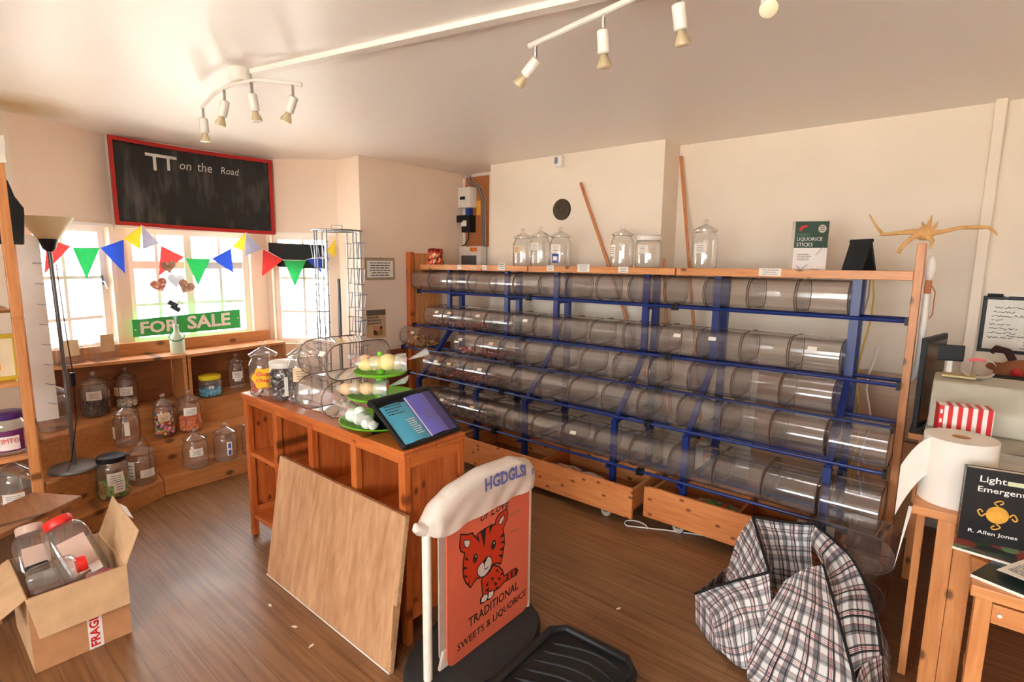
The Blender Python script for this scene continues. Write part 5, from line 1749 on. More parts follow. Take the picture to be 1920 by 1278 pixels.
# inside bottom
panel_mesh('inside', [[Vector((-.55, 2.45, .10)), Vector((-.31, 2.55, .09))], [Vector((-.47, 2.22, .06)), Vector((-.25, 2.33, .08))]], 8, 8, M['tartan'], lb, (2, 2), .004, 11)
panel_mesh('inside_left', [[a_ + Vector((.012, -.005, -.01)), d_ + Vector((.004, .03, 0))], [Vector((-.52, 2.46, .09)), Vector((-.45, 2.22, .06))]], 8, 8, M['tartan'], lb, (1.6, 1.6), .006, 12)

lb.location.x = -.045


# ------------------------------------------------------------------ rear wall and rack top
# glass jars standing on the pine shelf
G4 = 'jars on the rack top'
ZS = 1.5315
sf = -PI / 2 + .75          # side of the jar turned to the camera
for (x, y, r, h, lb, tk) in (
        (-2.765, 3.42, .082, .225, 'empty glass jar with knob lid on the rack top, leftmost of a row of three', [(sf - .75, .11, .07, .055, 'paper_warm')]),
        (-2.59, 3.42, .080, .235, 'empty glass jar with knob lid on the rack top, middle of a row of three', [(sf - .75, .13, .08, .055, 'paper')]),
        (-2.395, 3.42, .086, .225, 'glass jar with a white and blue label on the rack top, rightmost of three', [(sf - .6, .11, .08, .06, 'paper')]),
        (-1.865, 3.42, .082, .225, 'empty tall glass jar with knob lid on the rack top right of the pole', [(sf - 1.2, .08, .06, .08, 'paper')]),
        (-1.28, 3.42, .080, .235, 'empty glass jar with knob lid on the rack top, right of the chimney breast', [(sf - .75, .10, .08, .06, 'paper')])):
    t = glass_jar('glass_jar', lb, (x, y, ZS), r, h, group=G4, tickets=tk)
    if 'blue' in lb:
        curved_ticket(t, sf - .6, .03, .06, .07, r + .0012, plain('jar_blue_label', srgb(70, 84, 150), .5), False, 'blue_label')
        curved_ticket(t, sf - .6, .05, .035, .03, r + .0022, M['mat_white'], False, 'label_print')
glass_jar('screw_top_jar', 'squat round glass jar with a white lid on the rack top', (-1.665, 3.42, ZS), .090, .20, 'screw', M['white_plastic'], G4, [(sf - .75, .10, .07, .055, 'paper')])

# foil-covered pot
t = thing('foil_pot', 'shiny orange and red foil covered pot at the left end of the rack top', 'pot', (-3.70, 3.31, ZS))
M['foil'] = multi_noise('foil', [(200, 70, 36), (226, 110, 60), (120, 30, 24), (60, 20, 20), (240, 150, 90)], 55, .2)
MB().lathe([(.001, 0), (.078, 0), (.080, .004), (.070, .06), (.066, .12), (.072, .135), (.060, .15), (.03, .146), (.001, .148)], n=14).build('body', M['foil'], t, True)
MB().lathe([(.068, .112), (.071, .116), (.071, .122), (.067, .125)], n=14).build('collar', M['redframe'], t, True)

# liquorice carton
lq = thing('liquorice_carton', 'green and white carton of liquorice sticks on the rack top', 'carton', (-.735, 3.285, ZS), .42)
M['box_green'] = plain('carton_green', srgb(20, 62, 44), .45)
M['box_grey'] = plain('carton_grey', srgb(196, 190, 180), .6)
LW, LD, LH = .165, .085, .268
MB().box(0, 0, 0, LW, LD, LH).build('body', M['mat_white'], lq, bevel=.001)
MB().box(.0, -.0008, .125, LW, 0, LH - .001).build('green_front', M['box_green'], lq)
MB().box(LW, 0.001, .002, LW + .0008, LD - .018, LH - .002).build('grey_side', M['box_grey'], lq)
MB().box(LW, LD - .018, .002, LW + .0008, LD, LH - .002).build('black_side', M['black'], lq)
MB().box(0.001, .001, LH, LW - .001, LD - .001, LH + .0006).build('green_top', M['box_green'], lq)
uX = (1, 0, 0)
text('LIQUORICE', M['mat_white'], lq, (.012, -.0009, .160), uX, Z, .125, .022)
text('STICKS', M['mat_white'], lq, (.012, -.0009, .133), uX, Z, .080, .020)
text('HARD', plain('carton_dim', srgb(90, 120, 100), .5), lq, (.014, -.0009, .188), uX, Z, .06, .015)
b = MB().extr([(.018, -.0012, .225), (.03, -.0012, .243), (.055, -.0012, .250), (.062, -.0012, .238), (.040, -.0012, .232), (.028, -.0012, .214)], (0, -.0006, 0))
b.build('red_emblem', M['red'], lq)
MB().add([(.133 + .020 * math.cos(a), -.0012, .228 + .022 * math.sin(a)) for a in [i * PI / 10 for i in range(20)]], [tuple(range(20))]).build('round_badge', M['box_grey'], lq)
print_lines(M['ink'], lq, (.118, -.0014, .215), uX, Z, .03, .028, 3, seed=41, center=True)
for k, (x, z, dx, dz) in enumerate(((.11, .085, .035, .05), (.02, .03, .018, -.02), (.045, .012, .03, .022))):
    MB().beam((x, -.0012, z), (x + dx, -.0012, z + dz), .0012, .013, (0, 1, 0)).build('printed_stick', M['ink_soft'] if k == 0 else M['ink'], lq)
print_lines(M['ink_soft'], lq, (.02, -.0004, .055), uX, Z, .08, .04, 4, seed=42)
print_lines(M['ink_soft'], lq, (.09, -.0004, .006), uX, Z, .05, .008, 1, seed=43)
b = MB()
for i in range(16):
    b.box(LW + .0009, .04, .150 + i * .005, LW + .0012, .062, .150 + i * .005 + (.0035 if i % 3 else .0018))
b.build('barcode', M['ink'], lq)['kind'] = 'stuff'
MB().tube([(LW + .0012, .022 + .012 * math.cos(a), .120 + .014 * math.sin(a)) for a in [i * PI / 6 for i in range(12)]], .002, 5, closed=True).build('red_mark', M['red'], lq)

# black folding menu stand
ms = thing('folding_stand', 'black folding menu stand open on the rack top beside the carton', 'stand', (-.405, 3.25, ZS), 1.0)
MB().extr([(0, 0, 0), (.012, 0, 0), (.058, 0, .158), (.046, 0, .160)], (0, .12, 0)).build('front_leaf', M['black'], ms, bevel=.004)
MB().extr([(.048, 0, .158), (.058, 0, .158), (.105, 0, .006), (.093, 0, .006)], (0, .12, 0)).build('rear_leaf', M['black'], ms, bevel=.004)
MB().cyl((.053, -.002, .158), (.053, .122, .158), .010, n=12).build('fold', M['black'], ms, True)
MB().box(.02, .005, .001, .19, .115, .008).build('foot', M['black'], ms, bevel=.003)

# driftwood hung over the post
dw = thing('driftwood', 'twisted pale driftwood branch resting on top of the pine post', 'driftwood', (0, 0, 0))
h_ = Vector((-.165, 3.23, 1.715))
MB().sphere(h_, .032, 10, 8, 1.2, .9, 1.0).build('knot', M['drift'], dw, True)
for pts, rs in (
        ([h_, (-.21, 3.24, 1.727), (-.27, 3.25, 1.722), (-.33, 3.26, 1.718), (-.36, 3.26, 1.755), (-.395, 3.26, 1.817)], [.018, .014, .010, .009, .006, .003]),
        ([h_, (-.10, 3.23, 1.722), (-.04, 3.22, 1.738), (.02, 3.21, 1.738), (.06, 3.20, 1.735), (.088, 3.20, 1.71), (.092, 3.20, 1.70)], [.018, .010, .008, .010, .007, .005, .003]),
        ([h_, (-.205, 3.21, 1.70), (-.235, 3.19, 1.665), (-.25, 3.18, 1.635), (-.262, 3.18, 1.625)], [.018, .012, .009, .009, .004]),
        ([h_, (-.15, 3.22, 1.76), (-.143, 3.22, 1.80)], [.016, .009, .002]),
        ([h_, (-.17, 3.22, 1.75), (-.178, 3.22, 1.77)], [.014, .008, .002]),
        ([h_, (-.125, 3.22, 1.75), (-.118, 3.22, 1.772)], [.014, .007, .002]),
        ([h_, (-.13, 3.20, 1.68), (-.135, 3.19, 1.645)], [.014, .009, .003]),
        ([(-.25, 3.18, 1.635), (-.245, 3.175, 1.618)], [.007, .002]),
        ([(-.33, 3.26, 1.718), (-.345, 3.25, 1.712)], [.007, .002])):
    MB().tube(pts, rs, 8).build('branch', M['drift'], dw, True)

# poles leaning behind the rack
for p, q_, lb in (((-2.414, 3.705, 2.195), (-1.62, 3.60, .5), 'long brown pole leaning against the chimney breast behind the rack'),
                  ((-1.700, 3.955, 2.355), (-1.30, 3.60, .5), 'long brown pole leaning in the corner right of the chimney breast'),
                  ((-1.66, 3.66, 1.60), (-1.52, 3.60, .5), 'short brown pole standing behind the rack near the chimney corner')):
    q2 = Vector(q_)
    d = (Vector(p) - q2)
    foot = q2 - d * (q2.z - .012) / d.z
    tag(MB().tube([foot, p], .0125, 8).build('wooden_pole', M['stick'], None, True), lb, 'pole', 'poles behind the rack')

# wall plaque, movement sensor
pl = thing('wall_plaque', 'small round dark bronze plaque on the chimney breast', 'plaque', (-2.597, 3.72, 2.0))
b = MB().lathe([(.001, .018), (.06, .018), (.078, .013), (.083, .016), (.086, .010), (.086, 0)], n=32)
b.v = [(x, -z, y) for x, y, z in b.v]
b.build('disc', M['bronze'], pl, True)
for k in range(5):
    a = k * 1.25
    MB().tube([(.05 * math.cos(a), -.020, .05 * math.sin(a)), (.02 * math.cos(a + .9), -.022, .02 * math.sin(a + .9)), (.03 * math.cos(a + 2), -.020, .03 * math.sin(a + 2))], .005, 6).build('relief', M['bronze'], pl, True)
sn = thing('alarm_sensor', 'small white movement sensor near the ceiling on the chimney breast', 'sensor', (-2.625, 3.72, 2.385))
MB().box(-.035, -.04, -.045, .035, 0, .045).build('housing', M['white_plastic'], sn, bevel=.008)
MB().box(-.032, -.043, -.02, .0, -.038, .03).build('lens', plain('sensor_lens', srgb(120, 132, 160), .2), sn, bevel=.003)

# electricity meter board in the alcove
me_ = thing('electricity_board', 'wooden board with electricity meter, fuse and cables in the alcove', 'meter board', (0, 0, 0))
MB().box(-3.985, 3.955, 1.72, -3.655, 3.979, 2.405).build('backboard', M['mdf'], me_)
MB().box(-3.985, 3.945, 1.50, -3.955, 3.955, 2.40).build('trunking', M['white_paint'], me_)
mt = MB().box(-3.972, 3.86, 2.10, -3.80, 3.955, 2.30).build('meter', M['white_plastic'], me_, bevel=.006)
MB().box(-3.94, 3.856, 2.18, -3.87, 3.86, 2.21).build('display', M['black'], mt)
MB().box(-3.90, 3.90, 2.03, -3.85, 3.95, 2.099).build('terminal', plain('terminal_blue', srgb(30, 60, 140), .4), me_)
fz = MB().box(-3.925, 3.86, 1.86, -3.81, 3.955, 2.03).build('main_fuse', M['black'], me_, bevel=.008)
MB().box(-3.985, 3.85, 1.96, -3.90, 3.90, 2.03).build('fuse_carrier', M['black'], me_, bevel=.006)
MB().box(-3.92, 3.856, 1.92, -3.85, 3.86, 1.975).build('seal_label', M['paper'], fz)
MB().box(-3.80, 3.952, 2.03, -3.745, 3.955, 2.17).build('warning_label', plain('warning_yellow', srgb(236, 170, 60), .5), me_)
cu_ = MB().box(-3.975, 3.87, 1.50, -3.665, 3.955, 1.72).build('consumer_unit', M['white_plastic'], me_, bevel=.006)
MB().box(-3.93, 3.865, 1.54, -3.72, 3.87, 1.63).build('cover', M['grey_metal'], cu_)
MB().box(-3.81, 3.866, 1.67, -3.71, 3.87, 1.71).build('warning_label', plain('warning_orange', srgb(230, 130, 50), .5), cu_)
for k in range(4):
    MB().tube([(-3.93 + k * .022, 3.94, 2.43), (-3.90 + k * .022, 3.94, 2.36), (-3.78 + k * .022, 3.94, 2.29), (-3.715 + k * .014, 3.94, 2.18), (-3.71 + k * .014, 3.94, 1.95), (-3.71 + k * .014, 3.94, 1.72)], .0042, 6).build('cable', M['grey_plastic'] if k % 2 else M['grey_metal'], me_, True)
MB().tube([(-3.86, 3.90, 1.86), (-3.85, 3.89, 1.80), (-3.90, 3.89, 1.74), (-3.94, 3.89, 1.73)], .006, 6).build('cable', M['black'], me_, True)

# notices on the side wall
n1 = thing('framed_notice', 'small printed notice in a tan frame on the side wall', 'notice', (-3.99, 2.752, 1.397))
MB().box(0, 0, 0, .008, .316, .195).build('frame', plain('hessian', srgb(168, 142, 112), .9, var=.1, scale=80), n1)
MB().box(.008, .018, .022, .0095, .298, .17).build('sheet', M['paper'], n1)
print_lines(M['ink'], n1, (.010, .03, .03), (0, 1, 0), Z, .255, .13, 6, seed=51, center=True)
n2 = thing('newspaper_cutting', 'yellowed newspaper cutting with a face photo on the side wall', 'cutting', (-3.99, 2.755, .878))
MB().box(0, 0, 0, .003, .205, .255).build('sheet', plain('newsprint', srgb(206, 170, 128), .85, var=.05), n2)
MB().box(.003, .0, .205, .0036, .205, .253).build('headline_band', plain('band', srgb(110, 96, 78), .8, var=.2, scale=40), n2)
print_lines(M['ink_soft'], n2, (.003, .008, .12), (0, 1, 0), Z, .19, .08, 3, seed=52, th=.6)
MB().box(.003, .07, .02, .0036, .165, .105).build('photo', multi_noise('cutting_photo', [(190, 110, 70), (90, 60, 44), (206, 150, 100), (160, 150, 60)], 30, .7), n2)

# yellow and white cables behind the right bay, cardboard leaning there
for k, (x, mk, lbk) in enumerate(((-.40, 'yellow_cable', 'yellow cable hanging behind the right end of the rack'), (-.425, 'grey_plastic', 'grey cable hanging beside the yellow cable behind the rack'), (-.35, 'white_plastic', 'white cable hanging behind the right end of the rack'))):
    if mk == 'yellow_cable':
        M[mk] = plain('yellow_cable', srgb(222, 186, 70), .5)
    z1 = 1.52 if k < 2 else 1.10
    tag(MB().tube([(x + .02 * math.sin(i * 1.1 + k), 3.655 + .01 * math.cos(i), z1 - i * (z1 - .35) / 9) for i in range(10)] + [(x + .03, 3.8, .02), (x + .2, 3.85, .006)], .005, 6).build('cable', M[mk], None, True), lbk, 'cable')
for x, y, w_, h2, lb, mk, rx in ((-1.02, 3.80, .95, .92, 'wide chipboard panel leaning on the wall behind the right bay of the rack', 'ply2', .10), (-.50, 3.70, .40, .55, 'small cardboard sheet leaning behind the lower right end of the rack', 'card', .12)):
    if mk == 'ply2':
        M['ply2'] = wood('chipboard', srgb(150, 104, 66), srgb(180, 132, 88), 'X', knots=False)
    o = MB().box(0, 0, 0, w_, .014, h2).build('leaning_board', M[mk], None)
    o.location = (x, y, .004)
    o.rotation_euler.x = -rx
    tag(o, lb, 'board')
for x, w_, hh, mk, lb in ((-1.5, .16, .42, 'grey_plastic', 'grey box standing under the rack behind the gap between the drawers'), (-1.33, .05, .40, 'black', 'thin black file standing under the rack beside the grey box'),
                          (-1.27, .05, .36, 'mat_white', 'thin white file standing under the rack beside the black file'), (-1.21, .12, .32, 'card', 'small cardboard box standing under the rack beside the white file')):
    o = MB().box(0, 0, .001, w_, .10, hh).build('storage_box', M[mk], None, bevel=.003)
    o.location = (x, 3.46, 0)
    tag(o, lb, 'box', 'boxes under the rack')

# ------------------------------------------------------------------ ceiling
struct(MB().beam((-2.69, 1.247, 2.43), (.6, 2.015, 2.43), .045, .022).build('trim_6', M['white_paint']))


def spot(parent, top, aim, sc=1.0):
    """chrome stem, white lamp holder, reflector bulb"""
    top = Vector(top)
    k = top - Z * .062 * sc
    aim = Vector(aim).normalized()
    a = MB().tube([top, k], .007 * sc, 8).build('stem', M['chrome'], parent, True)
    e = k + aim * .065 * sc
    hb = MB().tube([k - aim * .012 * sc, k - aim * .008 * sc, e - aim * .004, e], [.012 * sc, .021 * sc, .021 * sc, .017 * sc], 16).build('lamp_holder', M['white_plastic'], parent, True)
    M.setdefault('reflector', plain('reflector', srgb(220, 206, 170), .15, .6))
    M.setdefault('bulb_face', plain('bulb_face', srgb(240, 226, 196), .2))
    bb = MB().tube([e, e + aim * .012 * sc, e + aim * .030 * sc, e + aim * .042 * sc], [.012 * sc, .015 * sc, .024 * sc, .026 * sc], 16).build('bulb', M['reflector'], parent, True)
    MB().tube([e + aim * .042 * sc, e + aim * .045 * sc], [.025 * sc, .021 * sc], 16).build('bulb_glass', M['bulb_face'], bb, True)


l1_ = thing('ceiling_spotlights', 'white curved four lamp ceiling spotlight bar near the bay', 'spotlight', (0, 0, 0), 0, 'ceiling spotlight bars')
MB().cyl((-2.70, 1.205, 2.385), (-2.70, 1.205, 2.44), .05, n=24).build('rose', M['white_plastic'], l1_, True)
bar = [(-3.19, 1.215, 2.355), (-2.95, 1.185, 2.372), (-2.75, 1.19, 2.380), (-2.58, 1.23, 2.376), (-2.44, 1.37, 2.362)]
MB().tube(bar, .009, 8).build('bar', M['white_plastic'], l1_, True)
for tp, am in (((-3.18, 1.215, 2.35), (.02, .02, -1)), ((-2.84, 1.187, 2.372), (-.3, -.15, -1)), ((-2.62, 1.22, 2.37), (.0, .15, -1)), ((-2.47, 1.34, 2.36), (-.45, -.2, -1))):
    spot(l1_, tp, am, 1.0)
l2_ = thing('ceiling_spotlights', 'white straight four lamp ceiling spotlight bar above the rack end', 'spotlight', (0, 0, 0), 0, 'ceiling spotlight bars')
MB().tube([(-1.335, 1.672, 2.36), (-.85, 1.605, 2.372), (-.65, 1.62, 2.372), (-.48, 1.71, 2.366)], .010, 8).build('bar', M['white_plastic'], l2_, True)
MB().cyl((-.86, 1.605, 2.375), (-.86, 1.605, 2.44), .05, n=24).build('rose', M['white_plastic'], l2_, True)
for tp, am in (((-1.30, 1.667, 2.355), (-.62, -.12, -.6)), ((-.985, 1.62, 2.36), (.02, .12, -1)), ((-.725, 1.612, 2.365), (.08, .25, -1)), ((-.50, 1.70, 2.36), (.2, -.6, -.5))):
    spot(l2_, tp, am, .95)

# ------------------------------------------------------------------ cardboard box of empty jars
cx = thing('cardboard_box', 'open cardboard box with red and white fragile tape on the floor', 'box', (0, 0, 0))
bx0, bx1, by0, by1, bz = -2.93, -2.525, .24, .548, .305
MB().box(bx1 - .005, by0, .002, bx1, by1, bz).build('front_wall', M['card'], cx)
MB().box(bx0, by0, .002, bx0 + .005, by1, bz).build('back_wall', M['card_in'], cx)
MB().box(bx0 + .005, by0, .002, bx1 - .005, by0 + .005, bz).build('side_wall', M['card_in'], cx)
MB().box(bx0 + .005, by1 - .005, .002, bx1 - .005, by1, bz).build('side_wall', M['card_in'], cx)
MB().box(bx0 + .005, by0 + .005, .002, bx1 - .005, by1 - .005, .007).build('bottom', M['card_in'], cx)
MB().extr([(bx1 + .001, by0 - .004, bz), (bx1 + .001, by1 + .002, bz), (bx1 + .030, by1 - .005, .150), (bx1 + .030, by0 + .02, .150)], (.004, 0, .001)).build('front_flap', M['card_in'], cx)
MB().extr([(bx0, by1, bz), (bx1, by1, bz), (bx1 - .01, by1 + .055, bz + .125), (bx0 + .03, by1 + .055, bz + .165)], (0, .004, 0)).build('right_flap', M['card_in'], cx)
MB().extr([(bx0, by0, bz), (bx1, by0, bz), (bx1 + .02, by0 - .15, bz - .08), (bx0, by0 - .15, bz - .08)], (0, .001, .004)).build('left_flap', M['card_in'], cx)
tp_ = MB().box(bx1, .405, .002, bx1 + .001, .452, bz - .05).build('tape', M['mat_white'], cx)
text('FRAGILE', M['red'], tp_, (bx1 + .0012, .442, .012), (0, 0, 1), (0, -1, 0), .165, .032, bold=.03)
MB().extr([(bx0 + .1, by1 + .062, bz + .15), (bx0 + .24, by1 + .058, bz + .14), (bx0 + .26, by1 + .075, bz + .125), (bx0 + .12, by1 + .085, bz + .13)], (0, 0, .003)).build('torn_edge', M['mat_white'], cx)


def square_jar(label, loc, rot, w_, h_, lidm, liner=None):
    """square-shouldered plastic sweet jar"""
    t = thing('plastic_jar', label, 'jar', loc, 0, 'empty plastic jars in the cardboard box')
    ax = (Vector(rot) - Vector(loc)).normalized()
    t.rotation_mode = 'QUATERNION'
    t.rotation_quaternion = Z.rotation_difference(ax)
    n = 28
    secs = [(0, .80), (.012, .95), (.03, 1), (h_ * .72, 1), (h_ * .82, .94), (h_ * .90, .74), (h_ * .93, .60), (h_, .60)]
    vs, fs = [], []
    for z, k in secs:
        e = 4.5 if k > .7 else 2
        for i in range(n):
            a = 2 * PI * i / n
            ca, sa = math.cos(a), math.sin(a)
            q_ = (abs(ca) ** e + abs(sa) ** e) ** (-1 / e)
            vs.append((w_ * k * q_ * ca, w_ * k * q_ * sa, z))
    for j in range(len(secs) - 1):
        for i in range(n):
            fs.append((j * n + i, j * n + (i + 1) % n, (j + 1) * n + (i + 1) % n, (j + 1) * n + i))
    fs.append(tuple(reversed(range(n))))
    MB().add(vs, fs).build('body', M['pet'], t, True)
    MB().lathe([(.001, h_ - .022), (w_ * .66, h_ - .022), (w_ * .68, h_ - .018), (w_ * .68, h_ + .008), (w_ * .62, h_ + .014), (.001, h_ + .014)], n=28).build('lid', lidm, t, True)
    if liner:
        MB().box(w_ + .001, -w_ * .62, h_ * .14, w_ + .002, w_ * .62, h_ * .66).build('label', liner, t)
        MB().box(w_ + .0022, w_ * .1, h_ * .08, w_ + .003, w_ * .62, h_ * .20).build('white_sticker', M['mat_white'], t)
    return t


M['pinkish'] = plain('label_back', srgb(206, 176, 160), .6, var=.05)
M['lid_red'] = plain('lid_red', srgb(232, 40, 34), .4)
square_jar('clear plastic jar with red lid and peeled label, leaning in the cardboard box', (-2.655, .455, .22), (-2.83, .385, .48), .075, .29, M['lid_red'], M['pinkish'])
square_jar('clear plastic jar with pale lining at the back left of the cardboard box', (-2.80, .315, .20), (-2.93, .315, .42), .068, .25, M['pinkish'], M['pinkish'])
square_jar('clear plastic jar with black lid at the front left of the cardboard box', (-2.625, .315, .12), (-2.74, .30, .37), .055, .23, M['black'])
square_jar('small clear plastic jar with red lid lying across the cardboard box front', (-2.585, .255, .335), (-2.572, .42, .352), .045, .165, M['lid_red'])
square_jar('clear plastic jar with dark red lid at the bottom right of the cardboard box', (-2.61, .47, .06), (-2.60, .47, .3), .065, .20, plain('lid_dark_red', srgb(180, 36, 34), .4))

# low stool behind the box
so_ = thing('low_stool', 'low worn wooden stool between the cardboard box and the ladder shelf', 'stool', (0, 0, 0))
P1, e1_, e2_ = Vector((-3.21, .55, .40)), Vector((.55, -.83, 0)), Vector((-.84, -.54, 0))
MB().extr([P1, P1 + e1_ * .46, P1 + e1_ * .46 + e2_ * .27, P1 + e2_ * .27], (0, 0, -.025)).build('seat', M['stool_brown'], so_, bevel=.004)
for a, c in ((.05, .04), (.41, .04), (.41, .23), (.05, .23)):
    q_ = P1 + e1_ * a + e2_ * c
    MB().box(q_.x - .016, q_.y - .016, 0, q_.x + .016, q_.y + .016, .374).build('leg', M['stool_brown'], so_)

# ------------------------------------------------------------------ till desk at the right
DZ = .765
dk = thing('till_desk', 'pine till desk with solid end boards at the right edge', 'desk', (0, 0, 0))
MB().box(-.055, 2.17, DZ - .03, .95, 2.62, DZ).build('top_board', M['pine'], dk, bevel=.003)
MB().box(-.055, 2.621, DZ - .03, .95, 3.15, DZ).build('top_board', M['pine'], dk, bevel=.003)
for x0_, x1_ in ((.015, .062), (.063, .115)):
    MB().box(x0_, 2.185, 0, x1_, 2.215, DZ - .031).build('end_board', M['pine_z'], dk, bevel=.002)
MB().box(-.045, 2.40, 0, -.02, 2.45, DZ - .031).build('leg', M['pine_z'], dk, bevel=.002)
MB().box(-.045, 2.46, .0, -.025, 3.12, DZ - .031).build('side_board', M['red_z'], dk)
MB().box(.90, 2.185, 0, .945, 2.23, DZ - .031).build('leg', M['pine_z'], dk, bevel=.002)
MB().box(.90, 3.08, 0, .945, 3.13, DZ - .031).build('leg', M['pine_z'], dk, bevel=.002)
MB().box(.12, 3.10, .08, .90, 3.12, DZ - .031).build('back_board', M['red_x'], dk)

stl = thing('pine_stool', 'square pine stool tucked under the front of the till desk', 'stool', (0, 0, 0))
for j in range(3):
    MB().box(.10, 1.842 + j * .102, .668, .46, 1.942 + j * .102, .700).build('seat_board', M['pine'], stl, bevel=.003)
for x_, y_ in ((.112, 1.855), (.412, 1.855), (.412, 2.105), (.125, 2.105)):
    MB().box(x_, y_, 0, x_ + .036, y_ + .036, .667).build('leg', M['pine_z'], stl, bevel=.002)
MB().box(.149, 1.86, .60, .411, 1.88, .655).build('rail', M['pine'], stl)
MB().box(.12, 1.892, .32, .14, 2.104, .35).build('stretcher', M['pine_y'], stl)
MB().cyl((.165, 1.852, .63), (.165, 1.86, .63), .005, n=10).build('bolt', M['mat_white'], stl)

# paper roll with a torn tail
pr = thing('paper_roll', 'big white paper roll with a loose tail standing on the till desk', 'paper roll', (.048, 2.31, DZ + .0005))
MB().lathe([(.026, 0), (.100, 0), (.100, .225), (.026, .225), (.026, 0)], n=48).build('roll', M['paper'], pr, True)
MB().lathe([(.0262, .0), (.023, .0), (.023, .225), (.0262, .225)], n=24).build('core', M['card'], pr, True)
TA = Vector((-.062, -.078, 0))
MB().grid(lambda a, c: tuple(Vector((-.075 - .075 * a, -.062 + .01 * a - .04 * a, .222 - c * (.13 + .05 * a) - .09 * a * a - .02 * a)) + Vector((0, 0, -.02 * math.sin(c * 3) * a))), 10, 6).build('loose_tail', M['paper'], pr, True)
MB().grid(lambda a, c: (-.115 + .012 * a * (1 - c) - .02 * c, -.075 + .02 * math.sin(c * 4), -.03 - c * .24), 3, 14).build('torn_strip', M['paper'], pr, True)

# books and papers on the stool
SZ = .7005
mg = thing('magazine', 'glossy magazine with a dark cover lying on the pine stool', 'magazine', (.07, 1.90, SZ), -.35)
MB().box(.03, .0, 0, .30, .20, .008).build('pages', M['paper'], mg)
MB().box(.03, .0, .0081, .30, .20, .009).build('cover', plain('cover_dark', srgb(34, 50, 50), .3, var=.3, scale=10), mg)
mg2 = thing('picture_magazine', 'bright picture magazine under the standing book', 'magazine', (.055, 2.03, SZ + .0095), -.10)
MB().box(0, 0, 0, .26, .13, .007).build('pages', M['paper'], mg2)
MB().box(0, 0, .0071, .26, .13, .008).build('cover', multi_noise('cover_art', [(60, 80, 60), (150, 60, 50), (120, 150, 110), (40, 50, 46)], 22, .3), mg2)
lt = thing('letter_sheet', 'loose white letter sheet lying over the magazines', 'paper', (.15, 1.93, SZ + .019), -.5)
MB().grid(lambda a, c: (.19 * a, .15 * c, .004 * math.sin(a * 4 + c * 2) + .004), 6, 6).build('sheet', M['paper'], lt, True)
print_lines(M['ink_soft'], lt, (.015, .02, .0085), (1, 0, 0), (0, 1, 0), .15, .10, 9, seed=61)
bk = thing('book', 'dark paperback book with a golden device on its cover, standing on the magazines', 'book', (.066, 2.105, SZ + .018), .20)
M['book_black'] = plain('book_black', srgb(26, 26, 28), .35, var=.15)
M['gold'] = plain('gold_print', srgb(214, 158, 60), .4, var=.15, scale=30)
BWd, BHt = .185, .232
MB().box(0.004, .002, .002, BWd - .002, .024, BHt - .002).build('pages', M['paper'], bk)
MB().box(0, -.002, 0, BWd, .0018, BHt).build('front_cover', M['book_black'], bk)
MB().box(0, .0242, 0, BWd, .027, BHt).build('back_cover', M['book_black'], bk)
MB().box(0, .0019, 0, .0038, .0241, BHt).build('spine', M['book_black'], bk)
text('Light', M['mat_white'], bk, (.034, -.0021, .186), uX, Z, .062, .026, bold=.01)
text('Emergent', M['mat_white'], bk, (.032, -.0021, .156), uX, Z, .112, .023, bold=.01)
text('R. Allen Jones', M['mat_white'], bk, (.022, -.0021, .024), uX, Z, .116, .015, bold=.01)
text('Light Emergent   R. Allen', M['mat_white'], bk, (-.0002, .009, .22), (0, 0, -1), (0, -1, 0), .18, .008)
gx, gz = .085, .095
MB().add([(gx + .027 * math.cos(a), -.0026, gz + .027 * math.sin(a)) for a in [i * PI / 12 for i in range(24)]], [tuple(range(24))]).build('gold_disc', M['gold'], bk)
for k in range(4):
    a = k * PI / 2
    ca, sa = math.cos(a), math.sin(a)
    pts = []
    for i in range(15):
        t_ = i / 14
        r_ = .028 + .030 * math.sin(t_ * PI * .6) if t_ < .5 else .0535 - .010 * math.sin((t_ - .5) * 2 * PI)
        s_ = .010 * math.sin(t_ * 2 * PI * .95)
        r_ = .028 + .032 * (t_ if t_ < .6 else 1.2 - t_)
        pts.append((gx + ca * r_ - sa * s_, -.003, gz + sa * r_ + ca * s_))
    MB().tube(pts, .0022, 5).build('gold_loop', M['gold'], bk, True)
MB().box(.098, -.0032, .192, .183, -.0021, .205).build('price_strip', plain('strip', srgb(200, 206, 170), .6), bk)

# cash register
tl_ = thing('cash_register', 'grey cash register with a small customer screen on the till desk', 'till', (-.06, 2.48, DZ + .0005))
MB().box(0, 0, 0, .50, .62, .150).build('drawer_unit', M['grey_plastic'], tl_, bevel=.008)
MB().box(.02, -.004, .02, .48, 0, .12).build('drawer_front', plain('till_light', srgb(196, 190, 176), .5), tl_, bevel=.002)
MB().extr([(0.005, .22, .151), (.005, .52, .151), (.005, .52, .335), (.005, .34, .325), (.005, .24, .24)], (.49, 0, 0)).build('upper_body', plain('till_body', srgb(186, 182, 166), .5), tl_, bevel=.008)
for i in range(3):
    for j in range(6):
        MB().obox((.30 + j * .028, .38 + i * .030, .332 + i * .0014), (.010, 0, 0), (0, .010, .0005), (0, -.0003, .005)).build('key', M['grey_metal'] if (i + j) % 3 else M['white_plastic'], tl_)
MB().box(.03, .40, .335, .14, .50, .343).build('printer_cover', plain('cover_tan', srgb(200, 176, 120), .5), tl_)
MB().tube([(.05, .49, .332), (.05, .51, .40)], .012, 8).build('screen_stem', M['white_plastic'], tl_, True)
MB().obox((.05, .50, .425), (.045, .012, 0), (0, .006, .034), (.0, .016, -.003)).build('customer_screen', M['black'], tl_, bevel=.004)
rp = thing('receipt_loop', 'curl of white receipt paper with red print on the cash register', 'receipt', (.085, 2.93, DZ + .334))
